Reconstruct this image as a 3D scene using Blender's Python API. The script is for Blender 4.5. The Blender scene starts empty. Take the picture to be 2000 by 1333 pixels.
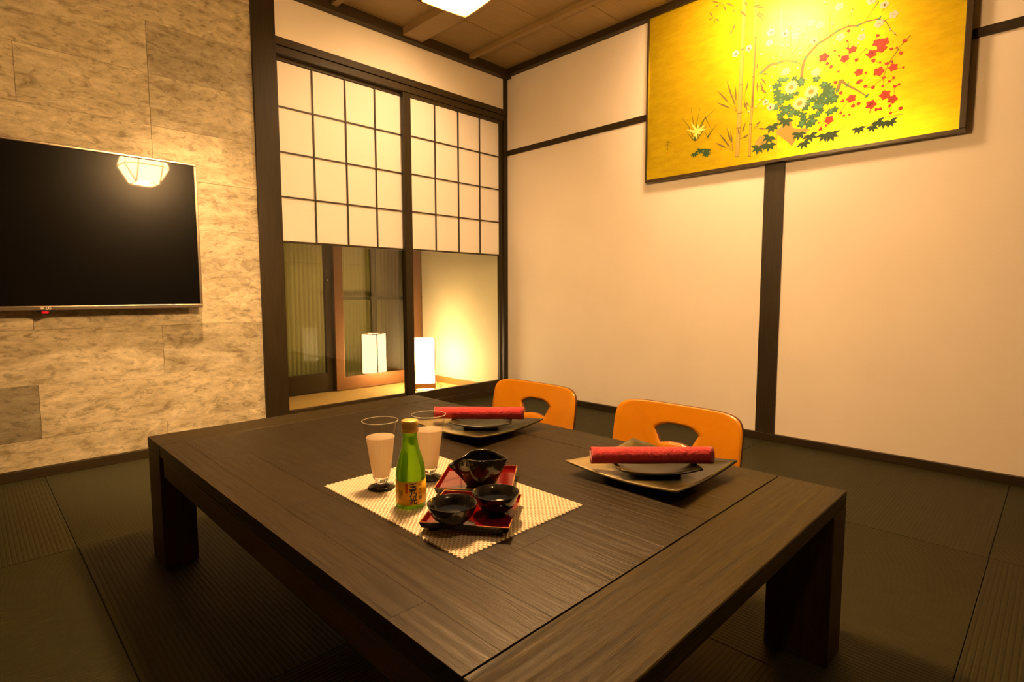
import bpy, bmesh, math, random
from mathutils import Vector, Matrix
random.seed(7)
PI = math.pi
sc = bpy.context.scene
C = sc.collection

# ------------------------------------------------------------------ camera
yaw, pitch, roll = 0.783600375, -0.0869456758, -0.00127075448
cy, sy, cp, sp = math.cos(yaw), math.sin(yaw), math.cos(pitch), math.sin(pitch)
fwd = Vector((sy*cp, cy*cp, sp)); right = Vector((cy, -sy, 0)); up = right.cross(fwd)
r2 = right*math.cos(roll) + up*math.sin(roll); u2 = up*math.cos(roll) - right*math.sin(roll)
cam = bpy.data.objects.new('camera', bpy.data.cameras.new('camera')); C.objects.link(cam)
cam.matrix_world = Matrix(((r2.x, u2.x, -fwd.x, -2.914), (r2.y, u2.y, -fwd.y, -2.972), (r2.z, u2.z, -fwd.z, 0.76), (0, 0, 0, 1)))
cam.data.sensor_width = 36; cam.data.lens = 1076.055/2000*36
cam.data.clip_start = 0.02
sc.camera = cam
# ------------------------------------------------------------------ world, exposure, room lights, added fill lamps
w = bpy.data.worlds.new('world'); sc.world = w; w.use_nodes = True
w.node_tree.nodes['Background'].inputs[0].default_value = (0.9, 0.62, 0.35, 1)
w.node_tree.nodes['Background'].inputs[1].default_value = 0.02
vs = sc.view_settings
vs.view_transform = 'Standard'; vs.look = 'None'; vs.exposure = 0.48; vs.gamma = 1.0; vs.use_curve_mapping = False
WARM = (1.0, 0.59, 0.27)
def spot(name, loc, to, power, angle, blend=0.6, size=0.05, col=WARM):
    l = bpy.data.lights.new(name, 'SPOT'); l.energy = power; l.spot_size = math.radians(angle); l.spot_blend = blend
    l.shadow_soft_size = size; l.color = col
    o = bpy.data.objects.new(name, l); C.objects.link(o); o.location = loc
    o.rotation_euler = (Vector(to) - Vector(loc)).to_track_quat('-Z', 'Y').to_euler(); return o
def point(name, loc, power, size=0.05, col=WARM):
    l = bpy.data.lights.new(name, 'POINT'); l.energy = power; l.shadow_soft_size = size; l.color = col
    o = bpy.data.objects.new(name, l); C.objects.link(o); o.location = loc; return o
DOWN = [(-2.2, -0.62), (-0.62, -1.80), (-0.95, -0.95), (-2.35, -3.2)]   # ceiling lamps; the last two are unseen added fill
spot('downlight_by_tv', (-2.2, -0.62, 2.33), (-2.07, 0.0, 0.12), 190, 50, 1.0)
spot('downlight_by_painting', (-0.62, -1.80, 2.33), (0.0, -1.85, 1.95), 120, 140, 1.0, 0.16)
spot('fill_by_doors', (-0.95, -0.95, 2.33), (-0.95, 0.0, 1.15), 85, 112, 1.0)  # unseen fill added to brighten the paper doors
spot('fill_behind', (-2.35, -3.2, 2.33), (-2.2, -2.9, 0), 26, 130, 1.0)  # unseen general fill added behind the camera
PEND_E = 128.0; PEND_BULB = 40; ANDON_E = 25.0
# ------------------------------------------------------------------ materials
def lin(c): return tuple(c) + (1.0,)
class NT:
    def __init__(s, name):
        s.m = bpy.data.materials.new(name); s.m.use_nodes = True; s.t = s.m.node_tree
        s.b = s.t.nodes['Principled BSDF']; s.out = s.t.nodes['Material Output']
    def n(s, ty, **k):
        x = s.t.nodes.new(ty)
        for a, v in k.items(): setattr(x, a, v)
        return x
    def l(s, a, b): s.t.links.new(a, b)
def P(nt, **k):
    for a, v in k.items():
        a = a.replace('_', ' ')
        nt.b.inputs[a].default_value = lin(v) if isinstance(v, tuple) and len(v) == 3 else v
def ramp(nt, fac, stops):
    r = nt.n('ShaderNodeValToRGB'); e = r.color_ramp.elements
    while len(e) < len(stops): e.new(0.5)
    for i, (p, c) in enumerate(stops): e[i].position = p; e[i].color = lin(c)
    nt.l(fac, r.inputs[0]); return r.outputs[0]
def noise(nt, scale=5, detail=6, rough=0.6, stretch=(1, 1, 1), rot=(0, 0, 0), dist=0, rnd=False):
    tc = nt.n('ShaderNodeTexCoord'); mp = nt.n('ShaderNodeMapping'); mp.inputs['Scale'].default_value = stretch; mp.inputs['Rotation'].default_value = rot
    nt.l(tc.outputs['Object'], mp.inputs[0])
    v = mp.outputs[0]
    if rnd:
        oi = nt.n('ShaderNodeObjectInfo'); ml = nt.n('ShaderNodeMath', operation='MULTIPLY'); ml.inputs[1].default_value = 37.0
        nt.l(oi.outputs['Random'], ml.inputs[0]); ad = nt.n('ShaderNodeVectorMath', operation='ADD')
        nt.l(v, ad.inputs[0]); nt.l(ml.outputs[0], ad.inputs[1]); v = ad.outputs[0]
    x = nt.n('ShaderNodeTexNoise'); x.inputs['Scale'].default_value = scale; x.inputs['Detail'].default_value = detail
    x.inputs['Roughness'].default_value = rough; x.inputs['Distortion'].default_value = dist
    nt.l(v, x.inputs['Vector']); return x.outputs['Fac']
def bump(nt, h, strength=0.3, dist=0.01, prev=None):
    b = nt.n('ShaderNodeBump'); b.inputs['Strength'].default_value = strength; b.inputs['Distance'].default_value = dist
    nt.l(h, b.inputs['Height'])
    if prev: nt.l(prev, b.inputs['Normal'])
    nt.l(b.outputs[0], nt.b.inputs['Normal']); return b.outputs[0]
def plain(name, col, rough=0.5, **k):
    nt = NT(name); P(nt, Base_Color=col, Roughness=rough, **k); return nt.m
def objtint(nt, col, amt):
    """varies a colour socket a little from one object to the next"""
    oi = nt.n('ShaderNodeObjectInfo'); mr = nt.n('ShaderNodeMapRange'); mr.inputs[3].default_value = 1-amt; mr.inputs[4].default_value = 1+amt
    nt.l(oi.outputs['Random'], mr.inputs[0]); mx = nt.n('ShaderNodeVectorMath', operation='SCALE')
    nt.l(col, mx.inputs[0]); nt.l(mr.outputs[0], mx.inputs['Scale']); return mx.outputs[0]
def wood(name, c0, c1, axis, rough=0.45, tint=0.0, bs=0.25, scale=6, spec=0.5, gl=False):
    nt = NT(name); st = [14, 14, 14]; st[axis] = 0.9
    n1 = noise(nt, scale, 8, 0.65, st, dist=0.6, rnd=True); n2 = noise(nt, 2.2, 3, 0.5, rnd=True)
    c = ramp(nt, n1, [(0.3, c0), (0.7, c1)])
    mx = nt.n('ShaderNodeMixRGB', blend_type='MULTIPLY'); mx.inputs[0].default_value = 0.7
    nt.l(c, mx.inputs[1]); nt.l(ramp(nt, n2, [(0.3, (0.72, 0.72, 0.72)), (0.7, (1.15, 1.12, 1.08))]), mx.inputs[2])
    c = mx.outputs[0]
    if tint: c = objtint(nt, c, tint)
    nt.l(c, nt.b.inputs['Base Color']); P(nt, Roughness=rough); nt.b.inputs['Specular IOR Level'].default_value = spec
    rr = nt.n('ShaderNodeMapRange'); rr.inputs[3].default_value = rough-0.1; rr.inputs[4].default_value = rough+0.15
    nt.l(n1, rr.inputs[0]); nt.l(rr.outputs[0], nt.b.inputs['Roughness'])
    bump(nt, n1, bs, 0.004); return nt.m
M = {}
M['post'] = wood('dark_post_wood', (0.014, 0.0088, 0.0018), (0.034, 0.022, 0.0055), 2, 0.46, spec=0.35)
M['railx'] = wood('dark_rail_wood_x', (0.022, 0.014, 0.004), (0.048, 0.031, 0.009), 0, 0.48, spec=0.35)
M['raily'] = wood('dark_rail_wood_y', (0.018, 0.011, 0.003), (0.036, 0.023, 0.007), 1, 0.48, spec=0.3)
M['plank'] = wood('table_plank_wood', (0.010, 0.0055, 0.0005), (0.030, 0.018, 0.0020), 1, 0.40, tint=0.16, bs=0.55, spec=0.3)
M['endboard'] = wood('table_end_board_wood', (0.010, 0.0062, 0.0004), (0.046, 0.029, 0.0018), 0, 0.40, bs=0.9, spec=0.28)
M['tleg'] = wood('table_leg_wood', (0.03, 0.014, 0.004), (0.07, 0.035, 0.01), 2, 0.45)
M['tside'] = wood('table_side_wood', (0.035, 0.016, 0.004), (0.085, 0.042, 0.012), 1, 0.45, bs=0.4)
M['ceil'] = wood('ceiling_board_wood', (0.22, 0.15, 0.055), (0.31, 0.215, 0.085), 0, 0.5, tint=0.08, bs=0.1)
M['batten'] = wood('ceiling_batten_wood', (0.22, 0.15, 0.055), (0.30, 0.20, 0.08), 1, 0.5)
M['muntin'] = plain('lattice_wood', (0.035, 0.02, 0.007), 0.55)
def plaster(name, col):
    nt = NT(name); a = noise(nt, 160, 4, 0.6); b = noise(nt, 3, 3, 0.5)
    nt.l(ramp(nt, b, [(0.3, tuple(x*0.95 for x in col)), (0.7, col)]), nt.b.inputs['Base Color']); P(nt, Roughness=0.75)
    bump(nt, a, 0.25, 0.002); return nt.m
M['plaster'] = plaster('cream_plaster', (0.86, 0.79, 0.70))
M['hallwall'] = plaster('hall_plaster', (0.62, 0.57, 0.42))
M['backwall'] = plain('dark_back_panel', (0.07, 0.045, 0.02), 0.6)
nt = NT('quartzite_tile')
a = noise(nt, 7, 12, 0.72, (0.6, 1, 1.6), (0, 0.5, 0), 1.4, rnd=True); b = noise(nt, 45, 6, 0.7, (0.5, 1, 1), (0, 0.4, 0), 0.8, rnd=True); v = noise(nt, 3.0, 5, 0.6, (0.35, 1, 2.2), (0, 0.35, 0), 2.2, rnd=True)
c = ramp(nt, a, [(0.30, (0.24, 0.20, 0.12)), (0.44, (0.45, 0.39, 0.26)), (0.6, (0.60, 0.53, 0.37)), (0.8, (0.80, 0.73, 0.56))])
mx = nt.n('ShaderNodeMixRGB', blend_type='MULTIPLY'); mx.inputs[0].default_value = 0.8
nt.l(c, mx.inputs[1]); nt.l(ramp(nt, b, [(0.36, (0.50, 0.47, 0.40)), (0.47, (0.95, 0.95, 0.93)), (0.66, (1.2, 1.2, 1.2))]), mx.inputs[2])
mx2 = nt.n('ShaderNodeMixRGB', blend_type='MULTIPLY'); mx2.inputs[0].default_value = 0.6
nt.l(mx.outputs[0], mx2.inputs[1]); nt.l(ramp(nt, v, [(0.42, (0.8, 0.78, 0.72)), (0.5, (1, 1, 1)), (0.6, (1.05, 1.04, 1.0))]), mx2.inputs[2])
nt.l(objtint(nt, mx2.outputs[0], 0.14), nt.b.inputs['Base Color']); P(nt, Roughness=0.42)
pv = bump(nt, b, 0.35, 0.004); bump(nt, a, 0.35, 0.008, pv); M['stone'] = nt.m
M['stone2'] = nt.m.copy(); M['stone2'].name = 'dark_quartzite_tile'
for n_ in M['stone2'].node_tree.nodes:
    if n_.type == 'VALTORGB' and len(n_.color_ramp.elements) == 4:
        for e_ in n_.color_ramp.elements: e_.color = tuple(v*0.62 for v in e_.color[:3]) + (1,)
M['grout'] = plain('grey_grout', (0.16, 0.12, 0.07), 0.9)
def tatami(name, axis):
    nt = NT(name); st = [60, 60, 60]; st[axis] = 6
    a = noise(nt, 5, 4, 0.7, st, rnd=True); b = noise(nt, 2.5, 3, 0.5, rnd=True)
    c = ramp(nt, a, [(0.3, (0.015, 0.0140, 0.0018)), (0.7, (0.028, 0.0265, 0.0042))])
    nt.l(objtint(nt, c, 0.10), nt.b.inputs['Base Color']); P(nt, Roughness=0.62); nt.b.inputs['Specular IOR Level'].default_value = 0.3; bump(nt, a, 0.3, 0.001); return nt.m
M['tat0'] = tatami('tatami_weave_x', 0); M['tat1'] = tatami('tatami_weave_y', 1)
nt = NT('hall_straw_floor'); a = noise(nt, 140, 6, 0.8); nt.l(ramp(nt, a, [(0.35, (0.50, 0.30, 0.08)), (0.65, (0.80, 0.54, 0.20))]), nt.b.inputs['Base Color']); P(nt, Roughness=0.8); bump(nt, a, 0.4, 0.002); M['hallfloor'] = nt.m
nt = NT('shoji_paper'); P(nt, Base_Color=(0.95, 0.92, 0.88), Roughness=0.7)
tr = nt.n('ShaderNodeBsdfTranslucent'); tr.inputs[0].default_value = (0.93, 0.85, 0.75, 1); mxs = nt.n('ShaderNodeMixShader'); mxs.inputs[0].default_value = 0.18
nt.l(nt.b.outputs[0], mxs.inputs[1]); nt.l(tr.outputs[0], mxs.inputs[2]); nt.l(mxs.outputs[0], nt.out.inputs[0]); M['paper'] = nt.m
nt = NT('window_glass'); tr = nt.n('ShaderNodeBsdfTransparent'); tr.inputs[0].default_value = (0.93, 0.95, 0.88, 1); gl = nt.n('ShaderNodeBsdfGlossy'); gl.inputs['Roughness'].default_value = 0.0
mxs = nt.n('ShaderNodeMixShader')
def front_fresnel(nt, ior, gain):
    # reflect on the outer faces only; the pane is thin
    fr = nt.n('ShaderNodeFresnel'); fr.inputs[0].default_value = ior; g = nt.n('ShaderNodeNewGeometry')
    iv = nt.n('ShaderNodeMath', operation='SUBTRACT'); iv.inputs[0].default_value = gain; m1 = nt.n('ShaderNodeMath', operation='MULTIPLY'); m1.inputs[1].default_value = gain
    nt.l(g.outputs['Backfacing'], m1.inputs[0]); nt.l(m1.outputs[0], iv.inputs[1]); m2 = nt.n('ShaderNodeMath', operation='MULTIPLY'); m2.use_clamp = True
    nt.l(fr.outputs[0], m2.inputs[0]); nt.l(iv.outputs[0], m2.inputs[1]); return m2.outputs[0]
nt.l(front_fresnel(nt, 1.52, 2.0), mxs.inputs[0]); nt.l(tr.outputs[0], mxs.inputs[1]); nt.l(gl.outputs[0], mxs.inputs[2]); nt.l(mxs.outputs[0], nt.out.inputs[0]); M['glass'] = nt.m
M['alu'] = plain('brown_aluminium', (0.22, 0.10, 0.035), 0.38, Metallic=0.55)
M['alushade'] = plain('shade_toned_aluminium', (0.05, 0.035, 0.018), 0.32, Metallic=0.6)  # the shade on the left passage door is put into this colour
M['siding'] = plain('cream_corrugated_siding', (0.62, 0.52, 0.24), 0.55)
M['pipe'] = plain('weathered_pipe', (0.16, 0.13, 0.06), 0.5)
M['ground'] = plain('dark_ground', (0.05, 0.04, 0.02), 0.9)
def emit(name, col, e, base=(0.8, 0.75, 0.65)):
    nt = NT(name); P(nt, Base_Color=base, Roughness=0.6, Emission_Color=col); nt.b.inputs['Emission Strength'].default_value = e; return nt.m
M['pendpaper'] = emit('glowing_pendant_paper', (1, 0.55, 0.20), PEND_E)
M['andonpaper'] = emit('glowing_lantern_paper', (1, 0.66, 0.34), ANDON_E)
M['led'] = emit('red_standby_light', (1, 0.0, 0.01), 0.9, (0.05, 0, 0))
M['lampwood'] = plain('lantern_wood', (0.30, 0.14, 0.035), 0.5)
nt = NT('tv_screen'); P(nt, Base_Color=(0.002, 0.002, 0.002), Roughness=0.26, Coat_Weight=0.8, Coat_Roughness=0.03, Coat_IOR=1.35); nt.b.inputs['Specular IOR Level'].default_value = 0.14; M['screen'] = nt.m
M['bezel'] = plain('brushed_silver_bezel', (0.50, 0.42, 0.32), 0.26, Metallic=0.9)
M['black'] = plain('black_plastic', (0.008, 0.007, 0.006), 0.35)
M['logo'] = plain('pale_logo_print', (0.85, 0.78, 0.66), 0.4)
nt = NT('gold_leaf'); a = noise(nt, 12, 8, 0.7, (1, 1, 3)); b = noise(nt, 90, 3, 0.6)
nt.l(ramp(nt, a, [(0.3, (0.80, 0.58, 0.010)), (0.7, (0.97, 0.78, 0.02))]), nt.b.inputs['Base Color']); P(nt, Metallic=0.72, Roughness=0.33)
bump(nt, b, 0.12, 0.002); M['gold'] = nt.m
M['pframe'] = plain('dark_lacquer_frame', (0.045, 0.028, 0.012), 0.35)
nt = NT('orange_plywood'); a = noise(nt, 5, 6, 0.6, (8, 1, 1), dist=0.5); nt.l(ramp(nt, a, [(0.3, (0.50, 0.185, 0.002)), (0.7, (0.60, 0.235, 0.004))]), nt.b.inputs['Base Color']); P(nt, Roughness=0.34, Coat_Weight=0.3, Coat_Roughness=0.15); M['ply'] = nt.m
M['plyedge'] = plain('dark_plywood_edge', (0.16, 0.045, 0.01), 0.5)
nt = NT('red_cloth'); a = noise(nt, 28, 5, 0.6, (1, 1, 1), dist=2.0); b = noise(nt, 500, 2, 0.5)
nt.l(ramp(nt, a, [(0.35, (0.50, 0.018, 0.025)), (0.65, (0.66, 0.04, 0.05))]), nt.b.inputs['Base Color']); P(nt, Roughness=0.8, Sheen_Weight=0.3); pv = bump(nt, b, 0.3, 0.001); bump(nt, a, 0.9, 0.006, pv); M['napkin'] = nt.m
nt = NT('olive_glazed_pottery'); a = noise(nt, 16, 5, 0.6, dist=1.0); b = noise(nt, 9, 3, 0.5, (1, 1, 1), rnd=True)
g = nt.n('ShaderNodeTexCoord'); sx = nt.n('ShaderNodeSeparateXYZ'); nt.l(g.outputs['Object'], sx.inputs[0])
def mth(op, p, q):
    m_ = nt.n('ShaderNodeMath', operation=op)
    for i_, v_ in enumerate((p, q)):
        if v_ is None: continue
        if isinstance(v_, (int, float)): m_.inputs[i_].default_value = v_
        else: nt.l(v_, m_.inputs[i_])
    return m_.outputs[0]
edge = mth('MAXIMUM', mth('ABSOLUTE', sx.outputs[0], None), mth('ABSOLUTE', sx.outputs[1], None))
left = mth('SUBTRACT', sx.outputs[1], sx.outputs[0])           # paler towards one side
f_ = mth('ADD', mth('ADD', mth('MULTIPLY', edge, 3.2), mth('MULTIPLY', left, 1.1)), mth('MULTIPLY', b, 0.55))
nt.l(ramp(nt, f_, [(0.46, (0.010, 0.009, 0.004)), (0.62, (0.06, 0.045, 0.016)), (0.82, (0.30, 0.23, 0.10))]), nt.b.inputs['Base Color']); P(nt, Roughness=0.26); bump(nt, a, 0.2, 0.002); M['plate'] = nt.m
nt = NT('black_glaze'); a = noise(nt, 60, 4, 0.6); nt.l(ramp(nt, a, [(0.35, (0.006, 0.006, 0.006)), (0.7, (0.028, 0.024, 0.018))]), nt.b.inputs['Base Color']); P(nt, Roughness=0.12); bump(nt, a, 0.25, 0.0015); M['blackglaze'] = nt.m
M['lacquer'] = plain('red_lacquer', (0.15, 0.003, 0.002), 0.10, Coat_Weight=0.5, Coat_Roughness=0.03)
M['lacqueredge'] = plain('bare_lacquer_rim', (0.62, 0.27, 0.08), 0.35)
M['lacquerback'] = plain('black_lacquer', (0.01, 0.006, 0.004), 0.2)
M['mata'] = plain('cream_woven_vinyl', (0.80, 0.70, 0.52), 0.30); M['matb'] = plain('tan_woven_vinyl', (0.42, 0.31, 0.17), 0.4)
nt = NT('clear_glassware'); P(nt, Base_Color=(1, 1, 1), Roughness=0.0, Transmission_Weight=1.0, IOR=1.3); M['cleargl'] = nt.m
nt = NT('thin_clear_glass'); tr = nt.n('ShaderNodeBsdfTransparent'); tr.inputs[0].default_value = (0.97, 0.96, 0.94, 1); gl = nt.n('ShaderNodeBsdfGlossy'); gl.inputs['Roughness'].default_value = 0.02
mxs = nt.n('ShaderNodeMixShader'); nt.l(front_fresnel(nt, 1.5, 1.2), mxs.inputs[0]); nt.l(tr.outputs[0], mxs.inputs[1]); nt.l(gl.outputs[0], mxs.inputs[2]); nt.l(mxs.outputs[0], nt.out.inputs[0]); M['thingl'] = nt.m
M['rimgl'] = plain('glass_rim_highlight', (0.9, 0.85, 0.75), 0.08, Transmission_Weight=0.5)  # whitish base colour stands in for highlights along the rim
nt = NT('frosty_sake'); P(nt, Base_Color=(0.93, 0.80, 0.63), Roughness=0.45, Transmission_Weight=0.55, IOR=1.2); tr = nt.n('ShaderNodeBsdfTranslucent'); tr.inputs[0].default_value = (1.0, 0.88, 0.70, 1); mxs = nt.n('ShaderNodeMixShader'); mxs.inputs[0].default_value = 0.4
nt.l(nt.b.outputs[0], mxs.inputs[1]); nt.l(tr.outputs[0], mxs.inputs[2]); nt.l(mxs.outputs[0], nt.out.inputs[0]); M['sake'] = nt.m
nt = NT('green_bottle_glass'); P(nt, Base_Color=(0.30, 0.60, 0.02), Roughness=0.10, Transmission_Weight=0.75, IOR=1.4); tr = nt.n('ShaderNodeBsdfTranslucent'); tr.inputs[0].default_value = (0.16, 0.42, 0.01, 1); mxs = nt.n('ShaderNodeMixShader'); mxs.inputs[0].default_value = 0.22
nt.l(nt.b.outputs[0], mxs.inputs[1]); nt.l(tr.outputs[0], mxs.inputs[2]); nt.l(mxs.outputs[0], nt.out.inputs[0]); M['greengl'] = nt.m
M['cap'] = plain('gold_metal_cap', (0.95, 0.68, 0.20), 0.32, Metallic=0.6)
M['label'] = plain('orange_paper_label', (0.90, 0.50, 0.015), 0.5)
M['ink'] = plain('black_ink', (0.012, 0.008, 0.004), 0.5); M['redink'] = plain('red_ink', (0.55, 0.07, 0.015), 0.5)
for k, c in dict(p_stalk=(0.42, 0.30, 0.03), p_dark=(0.10, 0.06, 0.01), p_green=(0.03, 0.13, 0.03), p_green2=(0.06, 0.22, 0.09), p_dgreen=(0.015, 0.06, 0.012), p_white=(0.80, 0.58, 0.33), p_orange=(0.85, 0.27, 0.02), p_red=(0.48, 0.035, 0.008), p_dred=(0.25, 0.012, 0.004), p_pink=(0.72, 0.50, 0.36), p_branch=(0.22, 0.16, 0.025), p_olive=(0.14, 0.095, 0.008), p_rock=(0.38, 0.27, 0.04), p_iris=(0.75, 0.60, 0.12)).items():
    M[k] = plain(k.replace('p_', 'pigment_'), c, 0.6)

# ------------------------------------------------------------------ mesh helpers
class MB:
    def __init__(s): s.v = []; s.f = []; s.mi = []; s.sm = []
    def add(s, vs_, fs, mi=0, smooth=False):
        o = len(s.v); s.v += [tuple(p) for p in vs_]; s.f += [tuple(i+o for i in f) for f in fs]; s.mi += [mi]*len(fs); s.sm += [smooth]*len(fs); return s
    def box(s, x0, x1, y0, y1, z0, z1, mi=0):
        return s.add([(x0, y0, z0), (x1, y0, z0), (x1, y1, z0), (x0, y1, z0), (x0, y0, z1), (x1, y0, z1), (x1, y1, z1), (x0, y1, z1)],
                     [(0, 3, 2, 1), (4, 5, 6, 7), (0, 1, 5, 4), (1, 2, 6, 5), (2, 3, 7, 6), (3, 0, 4, 7)], mi)
    def lathe(s, prof, n=40, mi=0, cx=0, cy=0, smooth=True, close=True, rf=None):
        vs_ = []; fs = []
        for r, z in prof:
            for k in range(n):
                a = 2*PI*k/n; rr = r*(rf(a, z) if rf else 1); vs_.append((cx+rr*math.cos(a), cy+rr*math.sin(a), z))
        m = len(prof)
        for j in range(m-1):
            for k in range(n): fs.append((j*n+k, j*n+(k+1) % n, (j+1)*n+(k+1) % n, (j+1)*n+k))
        if close:
            fs.append(tuple(range(n-1, -1, -1))); fs.append(tuple((m-1)*n+k for k in range(n)))
        return s.add(vs_, fs, mi, smooth)
    def tube(s, pts, r, n=8, mi=0, smooth=True):
        pts = [Vector(p) for p in pts]; vs_ = []; fs = []
        for i, p in enumerate(pts):
            d = (pts[min(i+1, len(pts)-1)] - pts[max(i-1, 0)]).normalized()
            a = d.orthogonal().normalized() if i == 0 else (a - d*a.dot(d)).normalized()
            b = d.cross(a); rr = r[i] if isinstance(r, (list, tuple)) else r
            vs_ += [p + (a*math.cos(2*PI*k/n) + b*math.sin(2*PI*k/n))*rr for k in range(n)]
        m = len(pts)
        for j in range(m-1):
            for k in range(n): fs.append((j*n+k, j*n+(k+1) % n, (j+1)*n+(k+1) % n, (j+1)*n+k))
        fs.append(tuple(range(n-1, -1, -1))); fs.append(tuple((m-1)*n+k for k in range(n)))
        return s.add(vs_, fs, mi, smooth)
    def build(s, name, mat, parent=None, bevel=0, loc=None, rz=0, seg=2):
        me = bpy.data.meshes.new(name); me.from_pydata(s.v, [], s.f)
        for m_ in (mat if isinstance(mat, (list, tuple)) else [mat]): me.materials.append(m_)
        me.polygons.foreach_set('material_index', s.mi); me.polygons.foreach_set('use_smooth', s.sm)
        if bevel or any(s.sm):
            bm = bmesh.new(); bm.from_mesh(me)
            if bevel: bmesh.ops.bevel(bm, geom=[e for e in bm.edges if e.is_manifold and e.calc_face_angle(0) > 0.5], offset=bevel, segments=seg, affect='EDGES', profile=0.7)
            bmesh.ops.recalc_face_normals(bm, faces=bm.faces); bm.to_mesh(me); bm.free()
        me.update()
        o = bpy.data.objects.new(name, me); C.objects.link(o)
        if parent: o.parent = parent
        if loc: o.location = loc
        if rz: o.rotation_euler.z = rz
        return o
def B(*a, mi=0): return MB().box(*a, mi=mi)
def thing(name, label, cat, loc=(0, 0, 0), rz=0, group=None):
    o = bpy.data.objects.new(name, None); C.objects.link(o); o.empty_display_size = 0.05
    o.location = loc; o.rotation_euler.z = rz; o['label'] = label; o['category'] = cat
    if group: o['group'] = group
    return o
def tag(o, label, cat, group=None):
    o['label'] = label; o['category'] = cat
    if group: o['group'] = group
    return o
def struct(o): o['kind'] = 'structure'; return o
def lab(o, l): o['label'] = l; return o
def sempty(name, loc=(0, 0, 0)):
    o = bpy.data.objects.new(name, None); C.objects.link(o); o.location = loc; o.empty_display_size = 0.05; o['kind'] = 'structure'; return o
def copy_tree(o, parent=None):
    c_ = o.copy(); C.objects.link(c_); c_.parent = parent
    for ch in [x for x in bpy.data.objects if x.parent == o]: copy_tree(ch, c_)
    return c_
def text_mesh(body, size, fn, name, mat, parent, bold=0.0):
    """writing as a flat mesh; fn maps (x, y) of the lettering, centred on 0, to a 3-D point"""
    cu = bpy.data.curves.new('lettering', 'FONT'); cu.body = body; cu.size = size; cu.align_x = 'CENTER'; cu.align_y = 'CENTER'; cu.resolution_u = 3; cu.offset = bold
    ob = bpy.data.objects.new('lettering', cu); C.objects.link(ob)
    me = ob.to_mesh(); bm = bmesh.new(); bm.from_mesh(me); ob.to_mesh_clear(); bpy.data.objects.remove(ob)
    xs_ = [v.co.x for v in bm.verts]; ys_ = [v.co.y for v in bm.verts]; mx_, my_ = (min(xs_)+max(xs_))/2, (min(ys_)+max(ys_))/2
    for k in range(-8, 9):            # cut into narrow strips so that the letters can follow a curved surface
        bmesh.ops.bisect_plane(bm, geom=bm.verts[:]+bm.edges[:]+bm.faces[:], plane_co=(mx_+k*size/12, 0, 0), plane_no=(1, 0, 0))
    bm.verts.index_update()
    vs_ = [v.co.copy() for v in bm.verts]; fs = [tuple(v.index for v in p.verts) for p in bm.faces]; bm.free()
    mb = MB(); mb.add([fn(v.x-mx_, v.y-my_) for v in vs_], fs); return mb.build(name, mat, parent)

# ================================================================== SETTING
# floor of square tatami mats
floor = struct(MB().box(-3.63, 0, -3.8, 0, -0.08, -0.02).build('floor', M['ground']))
XS = [0, -0.87, -1.79, -2.713, -3.63]; YS = [0, -0.925, -1.91, -2.86, -3.8]
for i in range(4):
    for j in range(4):
        x1, x0, y1, y0 = XS[i]-0.0006, XS[i+1]+0.0006, YS[j]-0.0006, YS[j+1]+0.0006
        mb = MB(); ax = 0 if (i+j) % 2 == 0 else 1                      # ribs run along this axis
        a0, a1 = (y0, y1) if ax == 0 else (x0, x1)
        n = int(round((a1-a0)/0.0112)); prof = [(a0, -0.004)]
        for k in range(n):
            p = a0 + (a1-a0)*k/n; q = (a1-a0)/n
            prof += [(p+0.08*q+1e-4, -0.0006 if k else -0.001), (p+0.25*q, 0.0), (p+0.75*q, 0.0), (p+0.92*q, -0.0006)]
        prof.append((a1, -0.004)); prof = [(a0, -0.02)] + prof + [(a1, -0.02)]
        vs_ = []
        for t in ((x0, x1) if ax == 0 else (y0, y1)):
            vs_ += [((t, p, z) if ax == 0 else (p, t, z)) for p, z in prof]
        m_ = len(prof); mb.add(vs_, [(k, k+1, m_+k+1, m_+k) for k in range(m_-1)] + [tuple(range(m_)), tuple(range(2*m_-1, m_-1, -1))])
        bmo = mb.build('tatami_mat', M['tat0'] if ax == 0 else M['tat1'], floor)
        bm = bmesh.new(); bm.from_mesh(bmo.data); bmesh.ops.recalc_face_normals(bm, faces=bm.faces); bm.to_mesh(bmo.data); bm.free()

# ceiling
ceiling = struct(B(-3.70, 0.10, -3.87, 0.0, 2.372, 2.42).build('ceiling', M['batten']))
bx = [-3.63, -3.285, -2.805, -2.325, -1.845, -1.36, -0.88, -0.38, 0.0]
for i in range(8):
    y = -0.06+0.315
    while y > -3.8:
        y1 = min(y, 0)-0.002; y0 = max(y-0.315, -3.8)+0.002
        if y1 > y0: B(bx[i]+0.001, bx[i+1]-0.001, y0, y1, 2.360, 2.373).build('ceiling_board', M['ceil'], ceiling, bevel=0.0015, seg=1)
        y -= 0.315
for x0, x1, zb in [(-0.40, -0.365, 2.33), (-0.925, -0.785, 2.315), (-1.385, -1.35, 2.33), (-1.865, -1.83, 2.33), (-2.345, -2.31, 2.33), (-2.825, -2.79, 2.33), (-3.305, -3.27, 2.33)]:
    B(x0, x1, -3.8, 0, zb, 2.362).build('batten', M['batten'], ceiling, bevel=0.002)
for x, y in DOWN:  # the last two rings only dress the added fill lamps
    o = MB().lathe([(0.048, 2.352), (0.055, 2.350), (0.055, 2.360), (0.048, 2.360)], 28, cx=x, cy=y).build('downlight_and_fill_ring', M['bezel'], ceiling)

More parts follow.
